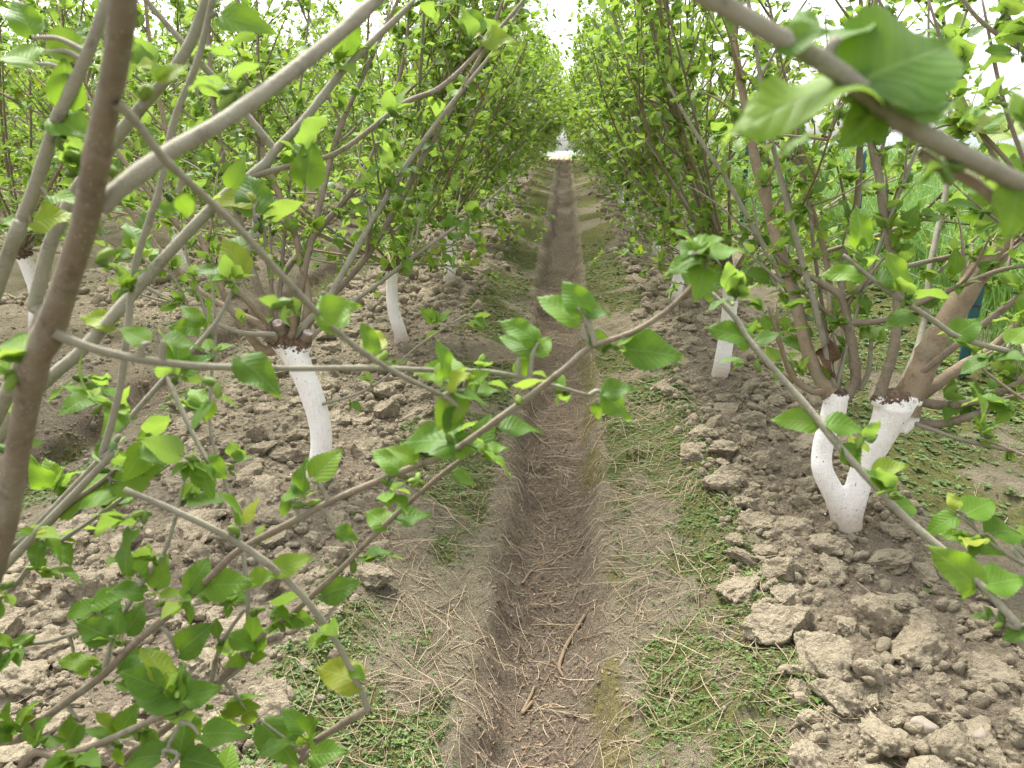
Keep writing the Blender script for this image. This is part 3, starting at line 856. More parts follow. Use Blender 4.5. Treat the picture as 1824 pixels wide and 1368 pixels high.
hang(A, [  # base u, v, tip u, v, how much the blade faces the lens
    (1042, 556, 1005, 500, .75), (1032, 572, 960, 526, .35), (1035, 548, 1092, 549, .3), (1050, 606, 1098, 606, .75), (1116, 622, 1216, 630, .5), (1103, 610, 1152, 583, .4),
    (950, 626, 895, 586, .7), (953, 606, 900, 564, .5), (950, 630, 984, 598, .8), (925, 642, 941, 677, .6),
    (1072, 702, 1132, 738, .55), (1076, 700, 1128, 684, .5), (1059, 720, 1070, 746, .6),
    (822, 702, 772, 762, .75), (830, 690, 868, 660, .6), (820, 664, 742, 654, .4), (815, 730, 790, 770, .7), (850, 700, 890, 690, .4),
    (815, 788, 708, 768, .45), (800, 796, 864, 786, .45), (712, 836, 666, 796, .6), (740, 820, 700, 790, .5), (896, 764, 960, 747, .4), (807, 845, 853, 858, .5), (870, 800, 905, 790, .4),
    (204, 862, 294, 802, .5), (200, 862, 84, 900, .5), (204, 578, 144, 553, .5), (262, 608, 217, 582, .5), (296, 606, 358, 602, .35), (367, 820, 410, 850, .8),
    (326, 1242, 230, 1206, .6), (330, 1244, 392, 1222, .8), (338, 1278, 352, 1318, .8), (362, 1308, 434, 1294, .6), (285, 1348, 212, 1340, .6), (470, 1290, 530, 1358, .8),
    (330, 1352, 396, 1366, .6), (555, 1345, 612, 1336, .6), (320, 1160, 372, 1116, .7), (412, 1134, 460, 1150, .6), (372, 1044, 437, 1034, .7), (490, 1018, 552, 988, .7),
    (445, 1030, 490, 1022, .7), (375, 1062, 333, 1046, .5), (520, 1100, 560, 1108, .8), (575, 1060, 640, 1036, .7), (165, 1082, 107, 1091, .5), (168, 1075, 216, 1052, .5),
    (240, 1020, 210, 984, .7), (245, 1022, 262, 990, .6), (135, 1170, 160, 1205, .7), (60, 1140, 22, 1140, .5), (140, 1290, 96, 1340, .7), (165, 1200, 180, 1198, .7),
    (570, 560, 630, 540, .7), (600, 585, 572, 516, .8), (430, 640, 495, 690, .6), (120, 190, 118, 108, .9), (60, 110, 0, 80, .6), (90, 90, 170, 66, .55), (55, 60, 25, -10, .8),
    (100, 215, 160, 240, .6), (60, 395, 125, 375, .5), (45, 400, 0, 380, .5), (90, 350, 140, 352, .5), (60, 620, 0, 612, .6), (52, 630, -10, 600, .4), (450, 360, 380, 345, .5), (460, 380, 440, 305, .7),
    (320, 350, 345, 390, .8), (250, 180, 285, 165, .8), (395, 30, 470, 40, .4), (440, 1268, 452, 1300, .7), (640, 1215, 560, 1180, .6), (625, 1190, 650, 1210, .6),
    (850, 60, 825, 5, .6), (860, 70, 920, 58, .5), (545, 330, 560, 250, .6), (1240, 452, 1330, 430, .45), (1245, 470, 1215, 424, .7), (1250, 460, 1190, 470, .5), (1255, 475, 1240, 525, .7),
    (430, 490, 400, 420, .7), (515, 890, 500, 920, .6), (510, 880, 540, 880, .7), (560, 850, 605, 800, .7), (600, 945, 640, 960, .6), (690, 935, 650, 905, .6), (705, 925, 765, 908, .5)])
build_tree(A, 'nearest mulberry tree at left, its thick brown and thin grey branches crossing the foreground', 'mulberry trees in the row left of the furrow', 300)

# ---- the tree beside the camera on the right
bx, by = 1.18, .30
B = Tree((bx, by, float(slope_z(by))), 102); B.maxpx = 66; B.thick = .85
hB = B.base + np.array([-.02, .04, .56])
B.trunk = solid('trunk', [tube(*smooth_path([(0, 0, -.08), (0, 0, .08), (.02, .02, .3), (-.02, .04, .56)], [.08, .062, .052, .06]), 12)], .010)
B.wash = .48
traced(B, [(2050, 470, .48, 44), (1900, 372, .44, 43), (1780, 308, .42, 42), (1700, 268, .41, 42), (1600, 212, .40, 42), (1545, 170, .395, 44), (1480, 118, .39, 44), (1370, 55, .39, 45), (1270, -2, .39, 45), (1180, -50, .39, 42)], M_BARKG, .16, (.15, 1), 1.0, hB, .011)
traced(B, [(1640, 272, .415, 22), (1680, 300, .42, 24), (1735, 325, .43, 25), (1800, 380, .44, 22), (1860, 430, .45, 16)], M_BARKO, .12, (.2, 1), 1.0)
traced(B, [(1900, 1210, .92, 18), (1810, 1110, .94, 18), (1740, 1035, .96, 17), (1650, 955, .98, 17), (1595, 905, 1.0, 16), (1493, 793, 1.03, 15), (1438, 725, 1.05, 14), (1340, 613, 1.08, 13), (1309, 566, 1.09, 12), (1268, 521, 1.1, 8)], M_BARKG, .12, (.1, 1), 1.0, hB, .009)
traced(B, [(1900, 668, 1.3, 13), (1824, 634, 1.3, 13), (1714, 603, 1.3, 12), (1660, 569, 1.3, 12), (1568, 508, 1.3, 10), (1503, 454, 1.3, 7)], M_BARKG, .13, (.1, 1), 1.0, hB, .009)
traced(B, [(1900, 1050, 1.1, 12), (1824, 1005, 1.12, 11), (1775, 975, 1.13, 9), (1735, 940, 1.14, 6)], M_BARKG, .1, (.2, 1), .9, hB, .008)
for u0, v0, u1, v1, dd in ((1960, 760, 1790, 190, 1.5), (2000, 700, 1860, 60, 1.3), (1930, 640, 1707, 160, 1.7), (1980, 560, 1760, -60, 1.4), (2050, 600, 1640, 120, 1.6)):
    traced(B, [(u0, v0, dd * .9, 12), ((u0 * 2 + u1) / 3 + 8, (v0 * 2 + v1) / 3, dd * .95, 11), ((u0 + u1 * 2) / 3 + 12, (v0 + v1 * 2) / 3, dd, 10), (u1, v1, dd, 9), (u1 - (u0 - u1) * .25, v1 - (v0 - v1) * .35, dd, 5)], M_BARK, .10, (.3, 1), 1.0, hB, .009, nl=3)
hang(B, [
    (1528, 148, 1732, 48, .72, .02), (1545, 150, 1332, 152, .25, -.02), (1560, 195, 1722, 128, .4), (1392, 82, 1474, 50, .6), (1730, 222, 1640, 184, .3), (1760, 250, 1840, 186, .4),
    (1700, 222, 1838, 212, .3), (1768, 336, 1738, 404, .7), (1815, 330, 1800, 415, .6), (1500, 70, 1545, 20, .6), (1440, 60, 1420, 5, .7), (1560, 205, 1500, 260, .7), (1545, 190, 1500, 170, .5),
    (1455, 752, 1382, 742, .45), (1475, 756, 1548, 752, .5), (1503, 797, 1546, 836, .6), (1557, 840, 1614, 826, .5), (1333, 608, 1273, 574, .5), (1350, 606, 1388, 596, .5),
    (1740, 1045, 1680, 984, .75), (1754, 1042, 1830, 1024, .5), (1700, 920, 1650, 945, .5), (1720, 915, 1770, 888, .6), (1705, 905, 1690, 876, .7), (1765, 950, 1830, 930, .6), (1735, 965, 1790, 985, .5),
    (1536, 490, 1468, 480, .45), (1565, 500, 1626, 488, .45), (1626, 560, 1578, 578, .4), (1700, 600, 1750, 560, .5), (1800, 610, 1830, 580, .6), (1830, 1120, 1790, 1135, .6), (1270, 525, 1225, 480, .5), (1600, 905, 1645, 895, .5)])
build_tree(B, 'nearest mulberry tree at right, blurred branches with big leaves hanging into the top corner', 'mulberry trees in the row right of the furrow', 220)

# ---- forked whitewashed tree on the right
g0 = ground_px(1506, 948); yC = float(g0[1])
C = Tree((g0[0], yC, float(G(g0[0], yC))), 103)
def CP(u, v, y=0.0): return P3(u, v, dy(u, v, yC + y)) - C.base
stem_l = [CP(1508, 965), CP(1504, 925), CP(1488, 885), CP(1466, 840), CP(1464, 805, .02), CP(1474, 765, .03), CP(1486, 728, .03), CP(1489, 708, .03)]
stem_r = [CP(1508, 965), CP(1510, 925), CP(1524, 880), CP(1538, 835), CP(1560, 792, -.02), CP(1580, 752, -.03), CP(1592, 724, -.03), CP(1590, 700, -.03)]
C.trunk = solid('trunk', [tube(*smooth_path(stem_l, [.066, .050, .041, .038, .037, .038, .044, .04]), 14),
                          tube(*smooth_path(stem_r, [.066, .052, .045, .044, .048, .055, .070, .055]), 14),
                          tube(*smooth_path([CP(1600, 760, -.03), CP(1622, 748, -.03), CP(1632, 742, -.02)], [.04, .03, .018]), 10),
                          tube(*smooth_path([CP(1590, 720, -.03), CP(1566, 712, -.05), CP(1560, 704, -.05)], [.04, .03, .022]), 10),
                          tube(*smooth_path([CP(1600, 725, -.03), CP(1622, 712, -.03), CP(1632, 700, -.02)], [.05, .045, .03]), 10),
                          tube(*smooth_path([CP(1487, 712, .03), CP(1476, 700, .03), CP(1470, 694, .03)], [.04, .03, .018]), 10),
                          tube(*smooth_path([CP(1487, 712, .03), CP(1502, 704, .03), CP(1510, 698, .03)], [.04, .03, .02]), 10)], .0065, 5)
C.wash = float(CP(1590, 708, -.03)[2])
okp = path_ok(1)
def TC(rows, mat, gap=.11, leafy=(.25, 1.), nl=0, size=1.): return traced(C, [(u, v, dy(u, v, yC + y), w) for u, v, y, w in rows], mat, gap, leafy, size, nl=nl, ok=okp)
TC([(1504, 712, .03, 22), (1512, 700, .03, 20), (1524, 675, .04, 19), (1520, 630, .05, 18), (1510, 576, .08, 17), (1500, 532, .1, 15), (1469, 508, .12, 11), (1420, 480, .15, 9), (1370, 440, .2, 6)], M_BARK, nl=2)
TC([(1500, 532, .1, 14), (1518, 523, .1, 12), (1545, 505, .12, 10), (1600, 480, .15, 9), (1646, 467, .2, 9), (1760, 443, .3, 7), (1850, 420, .4, 5)], M_BARK, nl=2)
TC([(1478, 702, .03, 34), (1470, 690, .04, 27), (1438, 623, .1, 23), (1415, 525, .18, 22), (1388, 440, .25, 20), (1374, 391, .3, 19), (1347, 292, .38, 17), (1333, 217, .45, 15), (1316, 126, .52, 13), (1303, 34, .6, 11), (1290, -80, .7, 8)], M_BARKO, nl=7)
TC([(1476, 694, .03, 14), (1450, 698, .0, 12), (1420, 680, -.03, 11), (1404, 655, -.05, 9), (1385, 600, -.08, 7), (1368, 545, -.1, 5)], M_BARKO, nl=2)
TC([(1530, 693, .05, 12), (1546, 665, .06, 9), (1551, 620, .08, 7), (1552, 590, .1, 5)], M_BARKG, leafy=(.7, 1))
TC([(1565, 708, -.05, 20), (1578, 670, -.05, 18), (1592, 620, -.04, 18), (1600, 540, 0, 17), (1597, 490, .03, 16), (1585, 440, .06, 16), (1574, 374, .1, 15), (1564, 306, .14, 14), (1550, 240, .18, 13), (1545, 120, .25, 11), (1560, 0, .3, 9), (1565, -80, .35, 7)], M_BARK, nl=6)
TC([(1512, 576, .08, 12), (1578, 569, .0, 10), (1646, 535, -.05, 10), (1714, 508, -.08, 9), (1782, 481, -.1, 8), (1850, 470, -.1, 6)], M_BARK, nl=2)
TC([(1490, 702, .05, 14), (1496, 600, .25, 13), (1500, 500, .45, 12), (1508, 425, .5, 12), (1527, 357, .5, 12), (1532, 255, .5, 11), (1540, 120, .5, 9), (1530, -40, .5, 7)], M_BARK, nl=4)
TC([(1610, 735, -.03, 50), (1625, 698, -.02, 46), (1656, 630, .02, 45), (1697, 559, .06, 44), (1734, 498, .1, 40), (1775, 440, .15, 36), (1840, 360, .2, 30), (1920, 250, .3, 22), (1960, 120, .35, 14), (1980, -40, .4, 9)], M_BARKO, nl=6, leafy=(.35, 1))
TC([(1632, 708, 0, 24), (1660, 690, .03, 22), (1710, 655, .1, 20), (1760, 625, .15, 16), (1830, 560, .2, 11), (1900, 480, .25, 7)], M_BARKO, nl=2)
TC([(1630, 714, -.02, 16), (1680, 722, -.03, 15), (1740, 715, -.05, 15), (1800, 690, -.08, 13), (1880, 640, -.1, 8)], M_BARK, nl=2)
TC([(1628, 750, -.02, 18), (1660, 756, -.04, 16), (1700, 750, -.06, 15), (1760, 728, -.08, 14), (1850, 680, -.1, 9)], M_BARK, nl=2)
TC([(1618, 750, -.04, 10), (1660, 765, -.08, 8), (1720, 785, -.1, 7), (1800, 802, -.12, 6), (1860, 806, -.14, 4)], M_BARKG, nl=1)
TC([(1480, 700, .06, 14), (1450, 640, .2, 12), (1418, 560, .4, 11), (1395, 500, .5, 10), (1350, 420, .6, 9), (1300, 330, .7, 8), (1235, 230, .8, 7), (1190, 150, .9, 5)], M_BARKG, nl=5)
TC([(1490, 700, .06, 13), (1480, 600, .3, 12), (1475, 480, .5, 11), (1440, 350, .6, 10), (1400, 200, .7, 8), (1380, 60, .8, 6)], M_BARKO, nl=5)
TC([(1600, 700, .0, 14), (1640, 600, .3, 12), (1660, 460, .5, 11), (1690, 300, .7, 9), (1690, 120, .8, 7), (1670, -40, .9, 5)], M_BARKG, nl=5)
pile_shoots(C, C.base + CP(1595, 700, 0), 2, .1, okp, el=(45, 75), az0=R(-15), arc=R(100))
pile_shoots(C, C.base + CP(1488, 700, .03), 3, .0, okp, el=(40, 72), az0=R(60), arc=R(120))
hang(C, [(1537, 600, 1575, 570, .5), (1440, 600, 1420, 570, .6), (1478, 640, 1500, 615, .6), (1452, 640, 1420, 650, .6), (1490, 640, 1524, 630, .5), (1470, 655, 1462, 690, .6), (1440, 620, 1400, 600, .6),
         (1310, 508, 1262, 490, .5), (1370, 500, 1330, 470, .5), (1395, 470, 1375, 440, .6), (1640, 540, 1680, 520, .6), (1600, 420, 1640, 400, .6)])
dv, df, du = leaf_template(9, 5, .9, .3, .3, .12, .15, True, 2.5)
q = CP(1478, 612, .05); dm = (Matrix.Translation(q) @ Matrix.Rotation(R(180), 4, 'X') @ Matrix.Rotation(R(90), 4, 'X'))
dv = np.array([list(dm @ Vector(v * .12)) for v in dv])
C.extra.append(('dead_leaf', mesh_np('dead_leaf', dv, df, M_DEAD, True, None, du), None))
build_tree(C, 'mulberry tree with forked white trunk nearest on the right of the furrow', 'mulberry trees in the row right of the furrow', 300)

# ---- bent whitewashed trunk with dark knob on the left
g0 = ground_px(566, 862); yD = float(g0[1])
D = Tree((g0[0], yD, float(G(g0[0], yD))), 104)
def DP(u, v, y=0.0): return P3(u, v, dy(u, v, yD + y)) - D.base
D.trunk = solid('trunk', [tube(*smooth_path([DP(562, 885), DP(566, 850), DP(572, 800), DP(570, 755), (DP(556, 705)), DP(540, 665), DP(525, 632), DP(508, 606)], [.065, .052, .045, .046, .048, .048, .054, .052]), 14),
                          tube(*smooth_path([DP(522, 630), DP(505, 606), DP(490, 592), DP(482, 582)], [.05, .062, .055, .03]), 12),
                          tube(*smooth_path([DP(528, 640), DP(540, 615), DP(546, 600)], [.045, .034, .026]), 12)], .0065, 5)
D.wash = float(DP(515, 618)[2])
D.stubs += [stub(DP(488, 600, -.05), DP(466, 599, -.10), .022), stub(DP(500, 592, -.03), DP(494, 575, -.06), .022), stub(DP(545, 603, -.01), DP(549, 592, -.02), .02)]
def TD(rows, mat, gap=.10, leafy=(.2, 1.), nl=4, size=1.): return traced(D, [(u, v, dy(u, v, yD + y), w) for u, v, y, w in rows], mat, gap, leafy, size, nl=nl, ok=okp)
TD([(486, 620, -.02, 20), (471, 625, -.05, 18), (449, 605, -.08, 15), (425, 569, -.1, 12), (408, 545, -.12, 11), (380, 480, -.1, 10), (340, 380, 0, 9), (300, 250, .1, 8), (270, 100, .2, 7), (255, -40, .3, 5)], M_BARKO)
TD([(482, 590, .0, 16), (462, 577, .03, 13), (444, 567, .06, 12), (421, 556, .1, 11), (360, 520, .2, 10), (280, 440, .3, 9), (200, 330, .4, 8), (140, 200, .5, 6), (110, 60, .6, 5)], M_BARKO)
TD([(484, 590, .0, 17), (479, 579, .0, 15), (466, 529, .05, 14), (449, 480, .1, 13), (428, 400, .18, 12), (400, 300, .28, 11), (380, 180, .38, 9), (370, 40, .5, 7), (368, -60, .6, 5)], M_BARK)
TD([(486, 612, -.06, 6), (482, 579, -.06, 6), (482, 530, -.06, 5), (485, 480, -.06, 5), (480, 400, -.06, 4)], M_BARK, nl=0)
TD([(512, 605, -.02, 14), (522, 588, -.03, 12), (522, 560, -.04, 9)], M_BARKO, nl=0, leafy=(.8, 1))
TD([(518, 608, .0, 15), (540, 582, .0, 13), (558, 562, .02, 12), (581, 537, .05, 11), (614, 480, .12, 11), (660, 400, .2, 10), (720, 300, .3, 9), (800, 190, .4, 8), (880, 90, .5, 6), (930, 10, .6, 4)], M_BARKG)
TD([(540, 590, .04, 16), (545, 569, .06, 15), (548, 529, .1, 14), (540, 480, .15, 13), (520, 400, .22, 12), (482, 310, .3, 11), (450, 200, .4, 9), (430, 80, .5, 7), (420, -60, .6, 5)], M_BARKO)
TD([(525, 590, .06, 13), (536, 516, .1, 12), (543, 480, .12, 12), (562, 400, .2, 11), (598, 250, .35, 10), (640, 150, .45, 8), (700, 20, .6, 6), (730, -60, .65, 5)], M_BARK)
TD([(530, 600, .05, 13), (580, 540, .2, 12), (650, 460, .35, 12), (712, 360, .5, 11), (770, 250, .6, 10), (840, 130, .7, 9), (868, 75, .75, 7), (900, -10, .85, 5)], M_BARK)
TD([(500, 590, .05, 12), (500, 500, .2, 12), (560, 420, .4, 11), (640, 320, .55, 10), (690, 210, .7, 8), (720, 100, .8, 6), (730, 0, .9, 4)], M_BARK)
TD([(545, 610, .0, 9), (600, 560, .1, 8), (680, 500, .2, 8), (760, 440, .3, 7), (830, 390, .4, 6), (900, 330, .5, 4)], M_BARKG)
TD([(490, 596, -.1, 10), (420, 590, -.18, 9), (330, 548, -.22, 8), (240, 500, -.26, 7), (150, 440, -.3, 5)], M_BARKG)
TD([(575, 720, -.02, 6), (640, 700, -.06, 5), (690, 670, -.08, 4), (740, 620, -.1, 4), (830, 560, -.1, 3)], M_BARKG, nl=0, gap=.1)
pile_shoots(D, D.base + DP(495, 592), 4, .0, okp, el=(35, 65), az0=R(95), arc=R(120))
build_tree(D, 'mulberry tree with bent white trunk and dark sawn knob nearest on the left', 'mulberry trees in the row left of the furrow', 300)

# ---- the next trees along both rows
def row_tree(u, v, seed, label, group, side, n, h, bend, near, r=.048, fork=False, lean=(0, 0), gap=.088):
    g = ground_px(u, v)
    T = Tree((g[0], g[1], float(G(g[0], g[1]))), seed)
    head = simple_trunk(T, h, bend, r, .012, lean)
    ok = path_ok(side)
    pile_shoots(T, head, n, -.42 * side, ok, gap=gap)
    skirt(T, head, 9, ok)
    build_tree(T, label, group, near, fruit=near >= 300)
    return g
GL, GR = 'mulberry trees in the row left of the furrow', 'mulberry trees in the row right of the furrow'
e1 = row_tree(717, 616, 201, 'mulberry tree with slim leaning white trunk, second in view left of the furrow', GL, -1, 34, .50, -.05, 300, .042, lean=(-.05, 0))
e2 = row_tree(800, 506, 202, 'mulberry tree with short white trunk, third in view left of the furrow', GL, -1, 36, .50, .03, 220, .05)
f1 = row_tree(1282, 678, 203, 'mulberry tree with straight white trunk, second in view right of the furrow', GR, 1, 26, .56, .02, 300, .046, lean=(.02, 0))
f2 = row_tree(1200, 545, 204, 'mulberry tree with white trunk half hidden by leaves, third right of the furrow', GR, 1, 30, .52, .03, 220, .05)
l2 = row_tree(66, 588, 205, 'mulberry tree with white trunk behind the thick brown limb at far left', 'mulberry trees in the second row at left', -.01, 24, .55, .04, 150, .05)
l3 = row_tree(330, 492, 206, 'mulberry tree with thin white trunk in the second row at left', 'mulberry trees in the second row at left', -.01, 25, .60, -.04, 120, .045)

# ---- the rest of the orchard: a few trees built once, copied along the rows
def proto(seed, side, ok, n=36):
    T = Tree((0, 0, 0), seed)
    head = simple_trunk(T, T.rs.uniform(.48, .6), T.rs.uniform(-.05, .05), .05, .02)
    pile_shoots(T, head, n, -.40 * side, ok, gap=.082, nl=(3, 7), lmin=1.4, lmax=3.1, tw=(.35, 1.0))
    skirt(T, head, 14, ok)
    root = build_tree(T, 'x', 'x', 0, 'far', 1.0, False, far=True)
    return root
def local_ok(P):
    return not (np.any((P[:, 0] > .80) & (P[:, 2] < 1.2)) or np.any(P[:, 2] < .12) or np.any((P[:, 2] > 1.3) & (P[:, 0] > .98 - .17 * (P[:, 2] - 1.3))))
PROT = [proto(300 + i, -1, local_ok) for i in range(4)]
FREE = [proto(320 + i, 0, lambda P: not np.any(P[:, 2] < .12), 40) for i in range(3)]
used = set()
def place(src, x, y, rz, s, label, group):
    if src.name in used:
        o = src.copy(); COL.objects.link(o)
        for ch in src.children:
            c = ch.copy(); COL.objects.link(c); c.parent = o
    else:
        o = src; used.add(src.name)
    o.location = (x, y, float(G(x, y)) - .01); o.rotation_euler = (0, 0, rz); o.scale = (s, s, s)
    o['label'] = label; o['group'] = group
    return o
prs = np.random.RandomState(55)
ORD = 'fourth fifth sixth seventh eighth ninth tenth eleventh twelfth thirteenth fourteenth fifteenth sixteenth'.split()
y = e2[1] + 2.1; k = 0
while y < 33:
    place(PROT[prs.randint(4)], -1.12 + .20 * float(sstep(17, 25, y)) + prs.normal(0, .05), y, prs.normal(0, .15), prs.uniform(.95, 1.12), ORD[k] + ' mulberry tree up the row along the left side of the furrow', GL); k += 1
    y += prs.uniform(2.05, 2.45)
y = f2[1] + 2.1; k = 0
while y < 33:
    place(PROT[prs.randint(4)], 1.0 - .18 * float(sstep(17, 25, y)) + prs.normal(0, .05), y, math.pi + prs.normal(0, .15), prs.uniform(.95, 1.12), ORD[k] + ' mulberry tree up the row along the right side of the furrow', GR); k += 1
    y += prs.uniform(2.05, 2.45)
ROWS = ['second', 'third', 'fourth', 'fifth', 'sixth']
NTH = ['first', 'second', 'third'] + ORD
for ri, x in enumerate((-3.8, -6.55, -9.3, -12.05, -14.8)):
    y = max(5.0, (-x - 1.0) * 1.12) + prs.uniform(0, 1.5)
    if ri == 0: y = 9.6
    k = 2 if ri == 0 else 0
    while y < 29:
        place(FREE[prs.randint(3)], x + prs.normal(0, .1), y, prs.rand() * 6.28, prs.uniform(.92, 1.12), NTH[k] + ' mulberry tree in view along the %s row at left' % ROWS[ri], 'mulberry trees in the %s row at left' % ROWS[ri]); k += 1
        y += prs.uniform(2.5, 3.0)

# ------------------------------------------------------------------ loose earth
srs = np.random.RandomState(77)
def rand_rot(n):
    q = srs.normal(0, 1, (n, 4)); q /= np.linalg.norm(q, axis=1)[:, None]
    w, x, y, z = q.T
    return np.stack([np.stack([1 - 2 * (y * y + z * z), 2 * (x * y - z * w), 2 * (x * z + y * w)], -1),
                     np.stack([2 * (x * y + z * w), 1 - 2 * (x * x + z * z), 2 * (y * z - x * w)], -1),
                     np.stack([2 * (x * z - y * w), 2 * (y * z + x * w), 1 - 2 * (x * x + y * y)], -1)], 1)
def scatter(name, T, pos, rot, scl, mat, tint=None, smooth=True):
    """many copies of small templates in one mesh; T: list of (verts, faces)"""
    n = len(pos); k = srs.randint(0, len(T), n); Vs = []; Fs = []; Cs = []; o = 0
    for ti, (tv, tf) in enumerate(T):
        s = np.where(k == ti)[0]
        if not len(s): continue
        v = np.einsum('nij,nkj->nki', rot[s], tv[None] * scl[s][:, None, :]) + pos[s][:, None, :]
        Vs.append(v.reshape(-1, 3)); Fs.append((tf[None] + (np.arange(len(s)) * len(tv))[:, None, None] + o).reshape(-1, tf.shape[1])); o += len(s) * len(tv)
        if tint is not None:
            c = np.repeat(tint[s], len(tv)); Cs.append(np.stack([c, c, c, c * 0 + 1], -1))
    return mesh_np(name, np.vstack(Vs), np.vstack(Fs), mat, smooth, np.vstack(Cs) if Cs else None)
import bmesh
def ico(sub):
    bm = bmesh.new(); bmesh.ops.create_icosphere(bm, subdivisions=sub, radius=1.0)
    V = np.array([v.co for v in bm.verts]); F = np.array([[v.index for v in f.verts] for f in bm.faces]); bm.free()
    return V, F
def lump(sub, seed, cuts=11, rough=.16):
    V, F = ico(sub); rr = np.random.RandomState(seed); V = V.copy()
    for c in range(cuts):
        nrm = unit(rr.normal(0, 1, 3)); d = rr.uniform(.52, .92)
        x = V @ nrm; V = V - np.clip(x - d, 0, None)[:, None] * nrm[None]
    if rough:
        off = Vector((seed * 3.1, seed * 1.7, 0))
        for i in range(len(V)):
            p = Vector(V[i]); nn = mnoise.fractal(p * 1.9 + off, 1.0, 2.0, 5) * rough
            if sub > 3: nn += (abs(mnoise.noise(p * 4.2 + off)) - .25) * .16 + (abs(mnoise.noise(p * 9.5 + off)) - .25) * .085
            V[i] = V[i] * (1 + nn)
    return V, F
CLOD_T = [lump(5, 40 + i, 9, .24) for i in range(12)]
CLOD_M = [mesh_np('soil_clod', v, f, M_CLOD, True) for v, f in CLOD_T]
MIDL_T = [lump(2, 60 + i, 9, .16) for i in range(8)]
CRUMB_T = [lump(1, 80 + i, 5, .2) for i in range(8)]

def cand(n, x0, x1, y0, y1, pw=1.0):
    """points in a strip, denser near the camera"""
    x = srs.uniform(x0, x1, n); t = srs.rand(n) ** pw; y = y0 + (y1 - y0) * t
    k = srs.rand(n) < tilled(x, y) ** 1.5
    return x[k], y[k]
trunks = [(t.base[0], t.base[1]) for t in (A, B, C, D)] + [(g[0], g[1]) for g in (e1, e2, f1, f2)]
def clear_of_trunks(x, y, d=.16):
    k = np.ones(len(x), bool)
    for tx, ty in trunks: k &= (x - tx) ** 2 + (y - ty) ** 2 > d * d
    return k
singles = []; rest = []
for side, (x0, x1), cnt in (('R', (.52, 1.45), 900), ('L', (-2.1, -.54), 1300)):
    x, y = cand(cnt, x0, x1, 1.1, 9.5, 1.5)
    r = .020 + .062 * srs.rand(len(x)) ** 2.5
    k = clear_of_trunks(x, y); x, y, r = x[k], y[k], r[k]
    # larger clods shoulder smaller ones aside
    keep = []
    for i in np.argsort(-r):
        if all((x[i] - x[j]) ** 2 + (y[i] - y[j]) ** 2 > (.72 * (r[i] + r[j])) ** 2 for j in keep): keep.append(i)
    x, y, r = x[keep], y[keep], r[keep]
    p = np.stack([x, y, G(x, y)], -1); u, v, d = pix(p)
    sc = np.where(inframe(p, 30), r / np.maximum(d, .2), 0); od = np.argsort(-sc)
    for i in od[:150]:
        if sc[i] > 0: singles.append((side, x[i], y[i], r[i]))
    for i in od[150:]: rest.append((x[i], y[i], r[i]))
def clod_label(side, x, y, r):
    size = 'large' if r > .052 else ('middling' if r > .036 else 'small')
    t = (abs(x) - .55) / (.85 if side == 'R' else 1.5)
    lane = 'beside the furrow bank' if t < .3 else ('in the middle' if t < .66 else 'at the outer edge')
    if side == 'R': band = 'at the very bottom' if y < 1.75 else 'in front of the forked trunk' if y < yC - .25 else 'around the forked trunk' if y < yC + .6 else 'before the straight trunk' if y < f1[1] else 'past the straight trunk'
    else: band = 'at the very bottom' if y < 1.75 else 'in front of the bent trunk' if y < yD - .3 else 'around the bent trunk' if y < yD + .6 else 'before the slim leaning trunk' if y < e1[1] else 'past the slim leaning trunk'
    return '%s clod %s of the %s strip, %s' % (size, lane, 'right' if side == 'R' else 'left', band)
for side, x, y, r in singles:
    o = link('soil_clod', CLOD_M[srs.randint(12)])
    sx, sy, sz = r * srs.uniform(.85, 1.5), r * srs.uniform(.75, 1.15), r * srs.uniform(.5, .9)
    o.scale = (sx, sy, sz); o.rotation_euler = (srs.normal(0, .25), srs.normal(0, .25), srs.rand() * 6.28)
    o.location = (x, y, float(G(x, y)) + sz * .08)
    tag(o, clod_label(side, x, y, r), 'clod', 'clods of the %s tilled strip' % ('right' if side == 'R' else 'left'))
rest = np.array(rest)
def stuff_lumps(name, x, y, r, T, sink=.12):
    pos = np.stack([x, y, G(x, y) + r * sink], -1)
    s = np.stack([r * srs.uniform(.8, 1.3, len(x)), r * srs.uniform(.8, 1.2, len(x)), r * srs.uniform(.6, .95, len(x))], -1)
    return tag(link(name, scatter(name, T, pos, rand_rot(len(x)), s, M_CLOD)), kind='stuff')
xs = [rest[:, 0]]; ys = [rest[:, 1]]; rr_ = [rest[:, 2]]
for (x0, x1), cnt in (((.5, 1.5), 1900), ((-2.15, -.5), 2700), ((-4.6, -2.7), 900)):
    x, y = cand(cnt, x0, x1, 1.1, 7.5, 1.5)
    xs.append(x); ys.append(y); rr_.append(.010 + .018 * srs.rand(len(x)) ** 1.6)
x = srs.uniform(-3.1, -1.8, 900); y = 1.8 + 4.6 * srs.rand(900); xs.append(x); ys.append(y); rr_.append(.008 + .022 * srs.rand(900) ** 2)
for (x0, x1), cnt in (((.5, 1.5), 700), ((-2.2, -.5), 900), ((-4.9, -2.7), 1700)):
    x, y = cand(cnt, x0, x1, 6.0, 18, 1.2)
    xs.append(x); ys.append(y); rr_.append(.02 + .06 * srs.rand(len(x)) ** 2)
xs, ys, rr_ = (np.concatenate(q) for q in (xs, ys, rr_)); nearq = (ys < 3.4) | (rr_ > .05)
stuff_lumps('clod_rubble', xs[nearq], ys[nearq], rr_[nearq], MIDL_T)
stuff_lumps('far_clods', xs[~nearq], ys[~nearq], rr_[~nearq], CRUMB_T)
xs = []; ys = []; rr_ = []
